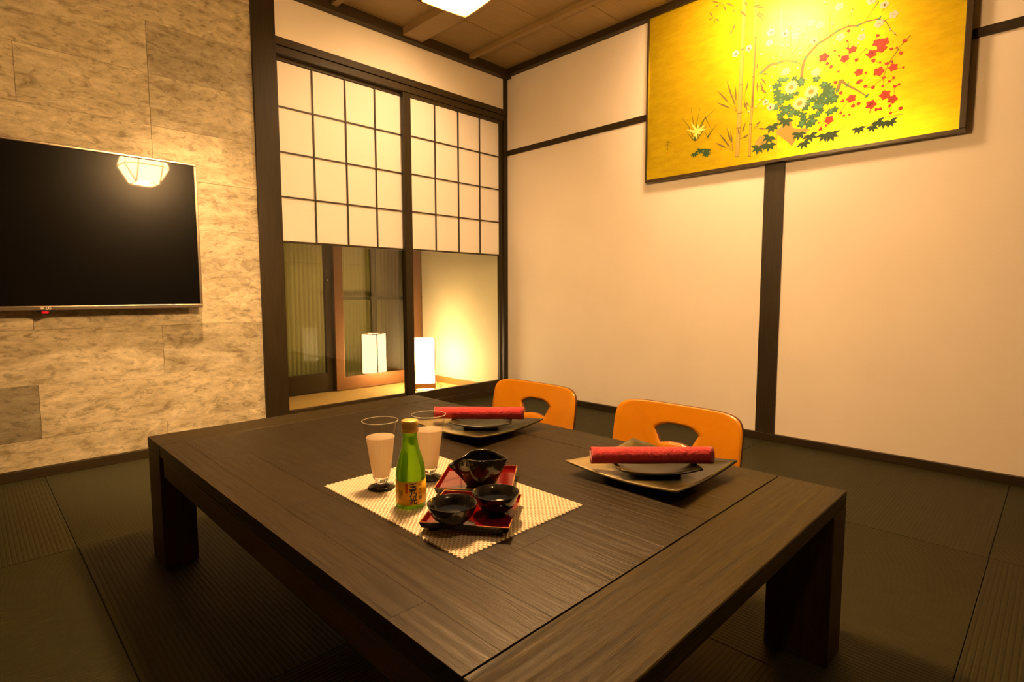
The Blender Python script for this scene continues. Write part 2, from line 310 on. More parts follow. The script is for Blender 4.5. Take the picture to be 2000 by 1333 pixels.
# ---- wall at the back (stone at the left, doors at the right)
wb = struct(MB().box(-3.63, -1.803, 0.006, 0.10, 0, 2.38).box(-1.803, 0.0, 0.004, 0.06, 2.07, 2.302).build('wall_back', [M['grout']]))
wb.data.materials.clear(); wb.data.materials.append(M['grout']); wb.data.materials.append(M['plaster'])
for p in wb.data.polygons: p.material_index = 0 if p.index < 6 else 1
rows = [0.041, 0.1565, 0.3835, 0.6115, 0.8385, 1.0645, 1.2915, 1.5185, 1.7465, 1.9725, 2.2, 2.34]
offs = [0, 1, 0, 1, 0, 1, 0, 1, 0, 1, 0]
for k in range(11):
    z0, z1 = rows[k]+0.0004, rows[k+1]-0.0004
    js = [-3.63, -3.167, -2.258, -1.8035] if offs[k] == 0 else [-3.63, -2.712, -1.8035]
    if k == 7: js = [-3.63, -2.712, -2.258, -1.8035]
    if k in (4,): js = [-3.63, -3.167, -2.258, -1.8035]
    for a, b in zip(js, js[1:]):
        d = random.uniform(0, 0.0012)
        dark = (k == 8 and a > -2.3) or (k == 1 and a < -3)
        B(a+0.0006, b-0.0006, 0.0-d, 0.0065, z0, z1).build('stone_tile', M['stone2' if dark else 'stone'], wb, bevel=0.0006, seg=1)
struct(B(-3.63, -1.806, -0.014, 0.005, 0, 0.040).build('baseboard_back', M['railx'], bevel=0.002))
struct(B(-1.804, -1.686, -0.018, 0.030, 0, 2.36).build('trim_1', M['post'], bevel=0.003))          # post between stone and doors
struct(B(-0.038, -0.0005, -0.006, 0.062, 0, 2.33).build('trim_2', M['post'], bevel=0.002))          # corner post
o = struct(sempty('trim_3'))                                                                          # door head, two stepped rails
B(-1.685, -0.039, -0.010, 0.060, 2.048, 2.087).build('upper_rail', M['railx'], o, bevel=0.002)
B(-1.685, -0.039, -0.002, 0.060, 2.006, 2.045).build('lower_rail', M['railx'], o, bevel=0.002)
struct(B(-3.63, -0.001, -0.045, 0.003, 2.302, 2.36).build('trim_4', M['railx'], bevel=0.003))       # cornice
struct(B(-1.685, -0.039, -0.004, 0.07, 0, 0.045).build('trim_5', M['railx'], bevel=0.002))          # sill

# ---- sliding doors with paper above and clear glass below
def shoji(name, x0, x1, y0, pane_x, stl, str_, ztop, label):
    d = sempty(name, (0, 0, 0)); d['label'] = label
    yf, yb = y0, y0+0.028; yp = y0+0.010
    B(x0, x0+stl, yf, yb, 0.047, ztop+0.021).build('stile', M['post'], d, bevel=0.0015)
    B(x1-str_, x1, yf, yb, 0.047, ztop+0.021).build('stile', M['post'], d, bevel=0.0015)
    B(x0+stl, x1-str_, yf, yb, ztop+0.001, ztop+0.021).build('top_rail', M['railx'], d, bevel=0.0015)
    B(x0+stl, x1-str_, yf, yb, 0.047, 0.108).build('bottom_rail', M['railx'], d, bevel=0.0015)
    B(x0+stl, x1-str_, yf, yb, 1.034, 1.043).build('middle_rail', M['railx'], d, bevel=0.001)
    B(x0+stl, x1-str_, y0+0.012, y0+0.016, 0.109, 1.033).build('glass_pane', M['glass'], d)
    n = 4; zs = [1.044 + (ztop-1.044)*k/n for k in range(n+1)]; xs = pane_x
    for i in range(4):
        for k in range(n):
            B(max(xs[i], x0+stl)+0.001, min(xs[i+1], x1-str_)-0.001, yp, yp+0.002, zs[k]+0.001, zs[k+1]-0.001).build('paper_pane', M['paper'], d)
    for i in range(1, 4): B(xs[i]-0.0035, xs[i]+0.0035, y0+0.001, yp-0.0003, 1.044, ztop).build('muntin', M['muntin'], d)
    for k in range(1, n): B(x0+stl, x1-str_, y0+0.0022, yp-0.0006, zs[k]-0.0035, zs[k]+0.0035).build('muntin', M['muntin'], d)
shoji('door_1', -1.684, -0.862, 0.033, [-1.662, -1.4705, -1.2735, -1.079, -0.889], 0.022, 0.027, 1.985, 'left sliding door, its papered grid above clear glass')
shoji('door_2', -0.900, -0.052, 0.002, [-0.845, -0.6555, -0.4600, -0.2655, -0.0765], 0.055, 0.0245, 1.982, 'right sliding door, its papered grid above clear glass')

# ---- right wall
wr = struct(B(0.0, 0.10, -3.8, 0.0, 0, 2.38).build('wall_right', M['plaster']))
struct(B(-0.012, 0.002, -1.956, -1.861, 0.0, 2.33).build('trim_6', M['post'], bevel=0.002))
o = struct(sempty('trim_7')); B(-0.010, 0.001, -1.861, -0.0065, 1.763, 1.800).build('rail', M['raily'], o, bevel=0.002)
B(-0.010, 0.001, -3.8, -1.956, 1.763, 1.800).build('rail', M['raily'], o, bevel=0.002)
struct(B(-0.020, 0.003, -3.8, -0.007, 0, 0.037).build('baseboard_right', M['raily'], bevel=0.002))
struct(B(-0.045, 0.002, -3.8, -0.046, 2.318, 2.36).build('trim_8', M['raily'], bevel=0.003))
# ---- walls behind the camera
struct(B(-3.73, -3.63, -3.9, 0.1, 0, 2.38).build('wall_left', M['backwall']))
struct(B(-3.73, 0.1, -3.9, -3.8, 0, 2.38).build('wall_front', M['backwall']))

# ---- entrance passage behind the doors
struct(B(-2.6, 0.0, 0.072, 1.02, -0.06, 0.0).build('floor_passage', M['hallfloor']))
struct(B(-0.036, 0.05, 0.072, 1.04, 0, 2.3).build('wall_passage_right', M['hallwall']))
struct(B(-2.66, -2.6, 0.10, 1.1, 0, 2.3).build('wall_passage_left', M['hallwall']))
struct(B(-2.66, 0.05, 0.101, 1.1, 2.303, 2.36).build('ceiling_passage', M['ceil']))
struct(B(-0.046, -0.036, 0.073, 1.04, 0, 0.052).build('baseboard_passage', M['lampwood'], bevel=0.002))
struct(B(-0.16, -0.0365, 1.045, 1.09, 0, 2.05).build('trim_9', M['alu'], bevel=0.002))
struct(B(-2.6, -0.037, 0.966, 1.05, 2.05, 2.302).build('trim_10', M['hallwall']))
def gdoor(name, x0, x1, y0, mat, rail, stile, label):
    d = sempty(name); d['label'] = label
    for a, b in ((x0, x0+stile), (x1-stile, x1)): B(a, b, y0, y0+0.03, 0.004, 2.045).build('stile', mat, d, bevel=0.003)
    B(x0+stile, x1-stile, y0+0.001, y0+0.029, 0.004, rail).build('bottom_rail', mat, d, bevel=0.003)
    B(x0+stile, x1-stile, y0+0.001, y0+0.029, 1.99, 2.045).build('top_rail', mat, d, bevel=0.003)
    B(x0+stile, x1-stile, y0+0.013, y0+0.017, rail+0.001, 1.989).build('glass_pane', M['glass'], d)
    return d
gdoor('door_3', -0.897, -0.162, 0.972, M['alu'], 0.108, 0.072, 'brown framed glass entrance door with the lantern in front')
dd = gdoor('door_4', -1.70, -0.880, 1.008, M['alushade'], 0.150, 0.075, 'glass entrance door, its frame coloured as in shade, at the left of the passage')
o = B(-0.958, -0.925, 0.985, 1.007, 0.78, 0.92).build('door_latch', M['alushade'], dd, bevel=0.003)
MB().tube([(-0.945, 0.984, 0.86), (-0.945, 0.978, 0.86)], 0.006, 12).build('lock', M['bezel'], dd)
struct(B(-2.6, -1.702, 0.972, 1.04, 0, 2.05).build('wall_passage_back', M['hallwall']))
struct(B(-2.6, 1.6, 1.1, 2.3, -0.14, -0.08).build('floor_outside', M['ground']))
# corrugated wall across the alley
mb = MB(); n = 96; vs_ = []
for k in range(n*4+1):
    x = -2.4 + k*0.01; vs_.append((x, 1.78 - 0.007*math.cos(2*PI*k/4), 0))
m_ = len(vs_); vs2 = [(x, y, -0.08) for x, y, z in vs_] + [(x, y, 2.6) for x, y, z in vs_]
mb.add(vs2, [(k, k+1, m_+k+1, m_+k) for k in range(m_-1)], smooth=True)
o = mb.build('wall_outside', M['siding']); struct(o); s_ = o.modifiers.new('thick', 'SOLIDIFY'); s_.thickness = 0.003
dp = thing('downpipe', 'dark vertical pipe on the corrugated wall seen through the left glass door', 'pipe', (-0.11, 1.71, -0.08))
MB().tube([(0, 0, 0), (0, 0, 2.6)], 0.022, 16).build('pipe', M['pipe'], dp)
for z in (0.79, 1.9): B(-0.032, 0.032, -0.028, 0.062, z-0.016, z+0.016).build('pipe_clamp', M['pipe'], dp, bevel=0.002)
hr = B(-0.60, 1.2, 1.672, 1.686, 0.70, 0.728).build('handrail', M['pipe'], bevel=0.003); tag(hr, 'horizontal rail crossing in front of the corrugated wall outside', 'rail')
for x in (-0.5, 1.1): B(x, x+0.03, 1.687, 1.76, 0.70, 0.728).build('bracket', M['pipe'], hr)

# ================================================================== PENDANT LANTERN
PX, PY, PZ = -1.945, -1.80, 1.53
pd = thing('pendant_lantern', 'glowing paper pendant lantern hanging above the low table', 'lamp', (PX, PY, PZ), math.radians(-7))
hb, hm, hf, hh = 0.072, 0.075, 0.136, 0.115       # bottom square; rim is an octagon
def quadplate(a, b, c, d, t):
    a, b, c, d = map(Vector, (a, b, c, d)); n = (b-a).cross(d-a).normalized()*t
    return [a, b, c, d, a+n, b+n, c+n, d+n], [(0, 3, 2, 1), (4, 5, 6, 7), (0, 1, 5, 4), (1, 2, 6, 5), (2, 3, 7, 6), (3, 0, 4, 7)]
def panel(*q):
    v_, f_ = quadplate(*q, -0.0015); MB().add(v_, f_).build('paper_panel', M['pendpaper'], pd)
def bar(name, p, q, r): MB().tube([p, q], r, 6).build(name, M['lampwood'], pd)
for k in range(4):
    rm = Matrix.Rotation(k*PI/2, 3, 'Z'); V = lambda x, y, z: rm @ Vector((x, y, z)); g = 0.004; tz = hh+0.08
    panel(V(-hb+g, -hb, 0.006), V(hb-g, -hb, 0.006), V(hm-g, -hf, hh), V(-hm+g, -hf, hh))
    panel(V(hb, -hb, 0.008), V(hb+0.001, -hb+0.001, 0.008), V(hf, -hm-g, hh), V(hm+g, -hf, hh))
    panel(V(-hm+g, -hf, hh+0.008), V(hm-g, -hf, hh+0.008), V(0.06, -0.115, tz), V(-0.06, -0.115, tz))
    panel(V(hm+g, -hf, hh+0.008), V(hf, -hm-g, hh+0.008), V(0.115, -0.064, tz), V(0.064, -0.115, tz))
    bar('rib', V(hb, -hb, 0), V(hm, -hf, hh), 0.005); bar('rib', V(hb, -hb, 0), V(hf, -hm, hh), 0.005)
    bar('rib', V(hm, -hf, hh), V(0.062, -0.117, tz), 0.0035); bar('rib', V(hf, -hm, hh), V(0.117, -0.062, tz), 0.0035)
    bar('bottom_rail', V(-hb, -hb, 0), V(hb, -hb, 0), 0.0035)
    bar('middle_rail', V(-hm, -hf, hh+0.003), V(hm, -hf, hh+0.003), 0.0045); bar('middle_rail', V(hm, -hf, hh+0.003), V(hf, -hm, hh+0.003), 0.0045)
B(-0.120, 0.120, -0.120, 0.120, hh+0.080, hh+0.094).build('top_board', M['muntin'], pd, bevel=0.003)
MB().tube([(0, 0, hh+0.09), (0, 0, 2.362-PZ)], 0.004, 8).build('cord', M['black'], pd)
MB().lathe([(0.05, 2.335-PZ), (0.055, 2.358-PZ)], 24).build('ceiling_cap', M['black'], pd)
bulb = MB().lathe([(0.004, 0.05), (0.022, 0.062), (0.03, 0.085), (0.022, 0.11), (0.014, 0.13), (0.014, 0.17)], 20).build('bulb', M['pendpaper'], pd)
point('pendant_light', (PX, PY, PZ+0.03), PEND_BULB, 0.035)

# ================================================================== PASSAGE LANTERN
an = thing('floor_lantern', 'glowing square paper floor lantern standing in the passage behind the glass', 'lamp', (-0.335, 0.612, 0.0), math.radians(-28.2))
S = 0.078
for k in range(4):
    rm = Matrix.Rotation(k*PI/2, 3, 'Z')
    def rb(x0, x1, y0, y1, z0, z1):
        mb = MB().box(x0, x1, y0, y1, z0, z1); mb.v = [tuple(rm @ Vector(p)) for p in mb.v]; return mb
    rb(-S+0.004, S-0.004, -S+0.001, -S+0.003, 0.052, 0.398).build('paper_side', M['andonpaper'], an)
    rb(-S-0.001, -S+0.005, -S-0.001, -S+0.005, 0.008, 0.406).build('corner_post', M['lampwood'], an)
    rb(-S+0.005, S-0.005, -S-0.001, -S+0.004, 0.399, 0.405).build('top_rail', M['lampwood'], an)
    rb(-S+0.005, S-0.001, -S-0.001, -S+0.006, 0.012, 0.051).build('base_panel', M['lampwood'], an)
    rb(-S-0.002, -S+0.012, -S-0.002, -S+0.012, 0.0, 0.0075).build('foot', M['muntin'], an)
MB().lathe([(0.012, 0.06), (0.026, 0.10), (0.03, 0.14), (0.01, 0.17)], 20).build('bulb', M['andonpaper'], an)
ab = MB().tube([(-0.22, 0.56, 0.003), (-0.16, 0.60, 0.003), (-0.12, 0.72, 0.003), (-0.06, 0.80, 0.003)], 0.003, 6).build('power_cord', M['lampwood']); tag(ab, 'thin brown power cord on the passage floor beside the lantern', 'cord')

# ================================================================== TELEVISION
tv = thing('television', 'black flat screen television with thin silver frame on the stone wall', 'television', (-2.677, -0.058, 0.692))
W, H = 0.580, 0.671
B(-W+0.013, W-0.013, 0.002, 0.03, 0.019, H-0.012).build('screen', M['screen'], tv)
bb = B(-W, W, -0.003, 0.022, 0, 0.018).build('bottom_bezel', M['bezel'], tv, bevel=0.003)
B(-W, W, -0.003, 0.022, H-0.011, H).build('top_bezel', M['bezel'], tv, bevel=0.003)
for s in (-1, 1):
    a, b = sorted((s*(W-0.012), s*W)); B(a, b, -0.003, 0.022, 0.0182, H-0.0112).build('side_bezel', M['bezel'], tv, bevel=0.003)
B(-W+0.03, W-0.03, 0.031, 0.054, 0.05, H-0.05).build('back_cover', M['black'], tv)
nub = MB().lathe([(0.016, -0.010), (0.03, -0.004), (0.036, 0.001)], 24).build('sensor', M['black'], tv, loc=(0, 0.008, 0)); nub.scale = (1, 0.35, 1)
MB().lathe([(0.009, -0.012), (0.012, -0.004)], 16).build('standby_light', M['led'], tv, loc=(0.0, -0.0005, 0)).scale = (1, 0.5, 1)
def flat(x, y, z, s=1): return lambda a, b: (x+a*s, y, z+b*s)
text_mesh('LG', 0.014, flat(0.011, -0.0034, 0.0088), 'logo_letters', M['logo'], bb, 0.0004)
mb = MB(); ring = [(0.0048*math.cos(2*PI*k/28)-0.009, -0.0034, 0.0088+0.0048*math.sin(2*PI*k/28)) for k in range(28)]; mb.add(ring, [tuple(range(28))]); mb.build('logo_disc', M['logo'], bb)
text_mesh('G', 0.007, flat(-0.009, -0.0036, 0.0088), 'logo_mark', M['redink'], bb)

# ================================================================== PAINTING (two hinged gilt panels)
pt = thing('painting', 'gold leaf painting of bamboo and blossoms in two framed panels', 'painting', (0, 0, 0))
PAINT = {"stalkA":[[1727,1460],[1730,1604],[1732,1677],[1733,1816],[1737,1990],[1738,2138],[1736,2262]],"stalkB":[[1790,1452],[1790,1610],[1795,1693],[1797,1841],[1799,2029],[1797,2205],[1798,2239]],"mums":[[1978,1742],[2068,1699],[2020,1658]],"palemums":[[1950,1823],[2086,1783]],"greens":[[1923,1767],[1928,1789],[1906,1766],[1951,1783],[1990,1778],[2018,1759],[1913,1735],[1931,1713],[1914,1706],[1932,1684],[1954,1702],[1977,1702],[1939,1654],[1957,1638],[1935,1620],[1991,1625],[2013,1614],[1980,1616],[2045,1635],[2055,1655],[2070,1668],[2086,1670],[2097,1645],[2088,1625],[2107,1659],[2123,1644],[2131,1708],[2120,1716],[2142,1694],[2152,1681],[2127,1676],[2148,1660],[2169,1650],[2164,1640],[2115,1602],[2100,1589],[2074,1584],[2080,1560],[2042,1574],[2032,1559],[2064,1552],[2151,1588],[2171,1595],[2088,1752],[2139,1635],[2109,1620],[2004,1707],[2024,1747],[1968,1647],[1910,1666],[2036,1598]],"reds":[[2115,1840],[2231,1841],[2201,1810],[2306,1800],[2342,1813],[2325,1841],[2260,1735],[2337,1717],[2389,1720],[2236,1628],[2314,1583],[2365,1612],[2393,1587],[2150,1553],[2350,1836]],"redbuds":[[2389,1530],[2325,1871],[2398,1798],[2378,1799],[2193,1663],[2169,1715],[2179,1760],[2208,1885],[2211,1926],[2148,1790],[2132,1809],[2178,1830],[2287,1803],[2248,1791],[2289,1725],[2314,1769],[2340,1754],[2426,1710],[2414,1771],[2425,1817],[2269,1696],[2260,1691],[2289,1667],[2318,1655],[2354,1651],[2399,1639],[2414,1643],[2378,1665],[2202,1625],[2197,1573],[2210,1559],[2232,1559],[2245,1594],[2266,1599],[2336,1557],[2350,1557],[2385,1561],[2424,1542],[2107,1549],[2116,1519],[2139,1531],[2209,1853],[2160,1857],[2383,1745],[2365,1742],[2393,1676],[2357,1686]],"pinks":[[1768,1986],[1702,1979],[1873,2029],[1869,1981],[1942,2001],[2056,2009],[2093,1991],[1988,1976],[2070,1928],[2169,2045],[2180,1909],[2265,1883],[2328,1919],[2380,1939],[2344,1991],[2295,2026],[1862,1701],[1887,1672]],"pinkbuds":[[1961,2035],[2003,1996],[2025,1983],[1933,1947],[1924,1905],[1980,1905],[2012,1912],[2013,1890],[2005,1825],[2054,1808],[1830,1938],[1890,1903],[1887,1817],[1880,1773],[1832,1720],[1779,1673],[1815,1691],[1884,1751],[2209,1963],[2144,1979],[2221,2006],[2268,1913],[2109,2085],[2252,1861],[2158,1889],[2045,1764],[1897,1861],[1953,1941],[2370,1880],[2388,1861]],"trunk":[[[2024,1758],[2024,1814],[2036,1861],[2066,1890],[2091,1910],[2117,1918],[2166,1940],[2210,1947],[2248,1937],[2281,1944],[2327,1939],[2350,1921]],[[1833,1849],[1879,1877],[1914,1873],[1947,1875],[1993,1856],[2026,1830]],[[2178,1674],[2191,1720],[2216,1691],[2256,1660],[2296,1624]]],"twigs":[[[2132,2026],[2139,1922],[2147,1812]],[[1963,2034],[1966,1960],[1972,1885]],[[2226,2020],[2209,1958],[2232,1883]],[[2213,1883],[2218,1818],[2207,1742]],[[2405,1791],[2372,1743],[2353,1682],[2308,1657]],[[2323,2011],[2280,1955],[2268,1928]],[[2215,2034],[2193,1984]],[[2045,1902],[2069,1939],[2085,1939]],[[2286,1829],[2259,1806],[2237,1765]],[[1815,1688],[1850,1722],[1884,1748]],[[2309,1548],[2319,1582],[2343,1597]],[[2192,1574],[2229,1630]],[[2381,1557],[2397,1589],[2399,1639]],[[2113,1519],[2132,1565],[2152,1572]],[[2005,1559],[2000,1611]],[[2347,1978],[2335,1962]],[[2350,1926],[2374,1878],[2398,1846]],[[1832,1867],[1877,1936],[1899,1952]],[[1980,1894],[2001,1927],[2015,1967]],[[2445,1835],[2421,1811],[2400,1790]]],"maples":[[1835,1481],[1887,1519],[1885,1483],[2023,1509],[2072,1491],[2044,1463],[2136,1482],[2161,1477],[2272,1482],[2324,1479],[2367,1488],[2341,1496],[1959,1586],[1896,1570],[2389,1486],[1492,1509],[1527,1523],[1559,1497],[1562,1516]],"rocks":[[[1815,1514],[1838,1546],[1868,1534],[1881,1502],[1865,1481],[1841,1480],[1822,1495]],[[1915,1542],[1937,1567],[1970,1601],[1987,1574],[1994,1550],[2022,1538],[2049,1538],[2076,1521],[2039,1518],[2017,1516],[2007,1490],[1992,1464],[1968,1491]]],"blades":[[[1492,1584],[1452,1671],[1412,1723]],[[1492,1584],[1478,1690],[1465,1762]],[[1492,1584],[1501,1677],[1517,1752]],[[1492,1584],[1531,1679],[1603,1728]],[[1495,1586],[1548,1699],[1586,1624]],[[1499,1585],[1550,1643],[1558,1649]],[[1564,1588],[1551,1619]],[[1564,1588],[1593,1626],[1616,1649]],[[1564,1588],[1576,1622]],[[1486,1587],[1444,1640]]],"iris":[[1443,1653],[1469,1684],[1488,1660],[1510,1671],[1524,1648],[1549,1659],[1559,1637],[1525,1616],[1499,1593],[1481,1604],[1471,1635]],"sig":[[[1313,1612],[1352,1600]],[[1331,1617],[1329,1592]],[[1309,1591],[1328,1596],[1354,1579]],[[1329,1588],[1329,1562]],[[1314,1573],[1334,1566]]],"seal":[[1329,1547]],"bleaf":[[[1716,1690],[1607,1824]],[[1716,1690],[1606,1762]],[[1716,1690],[1623,1752]],[[1716,1690],[1658,1860]],[[1716,1690],[1705,1824]],[[1716,1690],[1687,1785]],[[1751,1745],[1773,1830]],[[1751,1745],[1781,1696]],[[1751,1745],[1772,1680]],[[1751,1745],[1759,1695]],[[1815,1848],[1813,1908]],[[1815,1848],[1833,1855]],[[1815,1848],[1857,1849]],[[1815,1848],[1875,1832]],[[1815,1848],[1865,1782]],[[1815,1848],[1819,1753]],[[1815,1848],[1855,1738]],[[1811,1790],[1835,1784]],[[1811,1790],[1870,1740]],[[1706,1492],[1605,1554]],[[1706,1492],[1624,1601]],[[1706,1492],[1666,1623]],[[1706,1492],[1687,1601]],[[1706,1492],[1655,1557]],[[1740,1547],[1765,1627]],[[1740,1547],[1786,1562]],[[1740,1547],[1777,1552]],[[1740,1547],[1725,1605]],[[1806,1588],[1842,1617]],[[1806,1588],[1873,1569]],[[1806,1588],[1830,1595]],[[1582,2196],[1554,2231]],[[1582,2196],[1609,2169]],[[1582,2196],[1583,2165]],[[1582,2196],[1548,2195]],[[1767,2181],[1735,2221]],[[1767,2181],[1809,2178]],[[1767,2181],[1851,2151]],[[1767,2181],[1848,2083]],[[1767,2181],[1859,2097]],[[1767,2181],[1833,2175]],[[1671,2064],[1697,2140]],[[1671,2064],[1676,2111]],[[1704,2203],[1639,2250]],[[1704,2203],[1673,2190]],[[1704,2203],[1737,2156]],[[1704,2203],[1756,2137]],[[1619,2257],[1580,2246]],[[1619,2257],[1566,2282]],[[1619,2257],[1647,2205]]]}
XF = -0.034
Y0, YM, Y1, Z0, Z1 = -1.189, -1.9205, -2.648, 1.400, 2.345
GP = []
for a, b in ((Y0, YM), (YM, Y1)):
    GP.append(B(-0.030, -0.013, b+0.0008, a-0.0008, Z0+0.004, Z1-0.004).build('gold_panel', M['gold'], pt))
B(-0.040, -0.0125, Y1, Y0, Z0, Z0+0.015).build('bottom_frame', M['pframe'], pt, bevel=0.0015)
B(-0.040, -0.0125, Y1, Y0, Z1-0.015, Z1).build('top_frame', M['pframe'], pt, bevel=0.0015)
B(-0.040, -0.0125, Y0-0.010, Y0+0.0, Z0+0.0152, Z1-0.0152).build('side_frame', M['pframe'], pt, bevel=0.0015)
B(-0.046, -0.0125, Y1, Y1+0.022, Z0+0.0152, Z1-0.0152).build('side_frame', M['pframe'], pt, bevel=0.002)
B(-0.0306, -0.0298, YM-0.0012, YM+0.0012, Z0+0.0152, Z1-0.0152).build('hinge_seam', M['lacqueredge'], pt)
LAY = [-0.0304]
class Ink:
    """flat painted shapes on the gilt surface; u runs to the right along the wall, z up, metres"""
    def __init__(s): s.mb = MB(); s.x = LAY[0]
    def poly(s, pts):
        pts = [(min(max(u, -Y0+0.012), -Y1-0.024), min(max(z, Z0+0.017), Z1-0.02)) for u, z in pts]
        s.mb.add([(s.x, -u, z) for u, z in pts], [tuple(range(len(pts)))]); s.x -= 0.0000012
    def line(s, pts, w0, w1=None):
        w1 = w0 if w1 is None else w1; n = len(pts)
        for i in range(n-1):
            (a, b), (c_, d) = pts[i], pts[i+1]; L = math.hypot(c_-a, d-b) or 1; nx, nz = -(d-b)/L, (c_-a)/L
            wa = w0+(w1-w0)*i/(n-1); wb_ = w0+(w1-w0)*(i+1)/(n-1)
            s.poly([(a+nx*wa/2, b+nz*wa/2), (c_+nx*wb_/2, d+nz*wb_/2), (c_-nx*wb_/2, d-nz*wb_/2), (a-nx*wa/2, b-nz*wa/2)])
    def leaf(s, b, t, w):
        L = math.hypot(t[0]-b[0], t[1]-b[1]) or 1; dx, dz = (t[0]-b[0])/L, (t[1]-b[1])/L
        P_ = [(0, 0), (0.2, w*0.7), (0.4, w), (0.7, w*0.6), (1, 0), (0.7, -w*0.6), (0.4, -w), (0.2, -w*0.7)]
        s.poly([(b[0]+dx*L*p-dz*q, b[1]+dz*L*p+dx*q) for p, q in P_])
    def bloom(s, c_, r, n=5, depth=0.28, k=30, rot=0):
        s.poly([(c_[0]+r*(1-depth*(0.5-0.5*math.cos(n*(2*PI*i/k))))*math.cos(2*PI*i/k+rot), c_[1]+r*0.92*(1-depth*(0.5-0.5*math.cos(n*(2*PI*i/k))))*math.sin(2*PI*i/k+rot)) for i in range(k)])
    def star(s, c_, r, n=5, rot=0, wd=0.16):
        for j in range(n):
            a = rot + (j-(n-1)/2)*0.75 - PI/2; s.leaf(c_, (c_[0]+r*math.cos(a), c_[1]+r*math.sin(a)), r*wd)
    def build(s, name, mat, many=True):
        LAY[0] = s.x - 0.00001; o = s.mb.build(name, M[mat], GP[0 if sum(p[1] for p in s.mb.v)/len(s.mb.v) > YM else 1])
        if many: o['kind'] = 'stuff'
        return o
def each(name, mat, items, draw):
    for k, it in enumerate(items):
        I_ = Ink(); draw(I_, it, k); I_.build(name, mat, False)
def mm(l): return [(a/1000, b/1000) for a, b in l]
rr = random.Random(3)
each('painted_rock', 'p_rock', PAINT['rocks'], lambda I, l, k: I.poly(mm(l)))
each('painted_bamboo_stalk', 'p_stalk', ['stalkA', 'stalkB'], lambda I, l, k: I.line(mm(PAINT[l]), 0.021-0.009*k, 0.018-0.007*k))
I = Ink()
for nm, w_ in (('stalkA', 0.024), ('stalkB', 0.014)):
    for u, z in mm(PAINT[nm])[:5]: I.line([(u-w_/2, z+0.001), (u+w_/2, z-0.001)], 0.005)
    p = mm(PAINT[nm]); I.line([(u+w_*0.36, z) for u, z in p], 0.0022); I.line([(u-w_*0.42, z) for u, z in p], 0.0012)
I.line([(u+0.001, z) for u, z in mm(PAINT['stalkB'])[2:5]], 0.006, 0.003)
I.build('painted_bamboo_joints', 'p_olive')
I = Ink()
for b, t in PAINT['bleaf']:
    b, t = mm([b, t]); L = math.hypot(t[0]-b[0], t[1]-b[1]); st = (b[0]+(t[0]-b[0])*0.35, b[1]+(t[1]-b[1])*0.35)
    I.line([b, st], 0.0014); I.leaf(st, t, min(0.0045, L*0.1))
I.build('painted_bamboo_leaves', 'p_olive')
each('painted_plum_branch', 'p_branch', PAINT['trunk'], lambda I, l, k: I.line(mm(l), 0.016, 0.004))
I = Ink()
for l in PAINT['trunk']:
    p = mm(l)
    for q in p[::2]: I.leaf((q[0]-0.006, q[1]-0.008), (q[0]+0.010, q[1]+0.012), 0.005)
I.build('painted_lichen', 'p_green2')
I = Ink()
for l in PAINT['twigs']: I.line(mm(l), 0.0030, 0.001)
nodes = [p for l in PAINT['twigs']+PAINT['trunk'] for p in mm(l)]
for p in mm(PAINT['reds']+PAINT['redbuds']+PAINT['pinks']+PAINT['pinkbuds']):
    q = min(nodes, key=lambda n_: math.hypot(n_[0]-p[0], n_[1]-p[1])); d_ = math.hypot(q[0]-p[0], q[1]-p[1])
    if 0.004 < d_ < 0.11:
        m_ = ((p[0]+q[0])/2 + (q[1]-p[1])*0.12, (p[1]+q[1])/2 - abs(q[0]-p[0])*0.15); I.line([q, m_, p], 0.0016, 0.0009)
    nodes.append(p)
I.build('painted_twigs', 'p_olive')
I = Ink()
for k, (u, z) in enumerate(mm(PAINT['greens'])): I.bloom((u, z), rr.uniform(0.014, 0.024), 5, 0.42, 30, rr.uniform(0, 3))
I.build('painted_chrysanthemum_leaves', 'p_green')
I = Ink()
for k, (u, z) in enumerate(mm(PAINT['greens'])):
    if k % 2: I.bloom((u+0.003, z+0.003), rr.uniform(0.009, 0.015), 4, 0.45, 20, rr.uniform(0, 3))
I.build('painted_leaf_highlights', 'p_green2')
each('painted_chrysanthemum', 'p_white', mm(PAINT['palemums']), lambda I, c_, k: I.bloom(c_, 0.026, 11, 0.5, 66, 0.3))
each('painted_chrysanthemum', 'p_white', mm(PAINT['mums']), lambda I, c_, k: I.bloom(c_, 0.034, 16, 0.30, 96))
each('painted_flower_centre', 'p_orange', mm(PAINT['mums']), lambda I, c_, k: I.bloom(c_, 0.0125, 9, 0.15, 36))
each('painted_white_blossom', 'p_pink', mm(PAINT['pinks']), lambda I, c_, k: I.bloom(c_, rr.uniform(0.017, 0.021), 5, 0.25, 30, rr.uniform(0, 3)))
I = Ink()
for u, z in mm(PAINT['pinkbuds']): I.bloom((u, z), rr.uniform(0.004, 0.007), 3, 0.2, 14, rr.uniform(0, 3))
I.build('painted_white_buds', 'p_pink')
I = Ink()
for k, (u, z) in enumerate(mm(PAINT['pinks'])):
    for a in range(5): I.line([(u, z), (u+0.008*math.cos(a*1.257+k), z+0.008*math.sin(a*1.257+k))], 0.0007)
    if k in (0, 1, 4, 8, 14, 16, 17, 2): I.star((u, z-0.002), 0.009, 5, k, 0.2)
for u, z in mm(PAINT['pinkbuds']): I.bloom((u, z-0.005), 0.0028, 3, 0.3, 8)
I.build('painted_stamens', 'p_dark')
each('painted_red_blossom', 'p_red', mm(PAINT['reds']), lambda I, c_, k: I.bloom(c_, rr.uniform(0.018, 0.024), 5, 0.28, 30, rr.uniform(0, 3)))
I = Ink()
for u, z in mm(PAINT['redbuds']): I.bloom((u, z), rr.uniform(0.005, 0.010), 3, 0.3, 14, rr.uniform(0, 3))
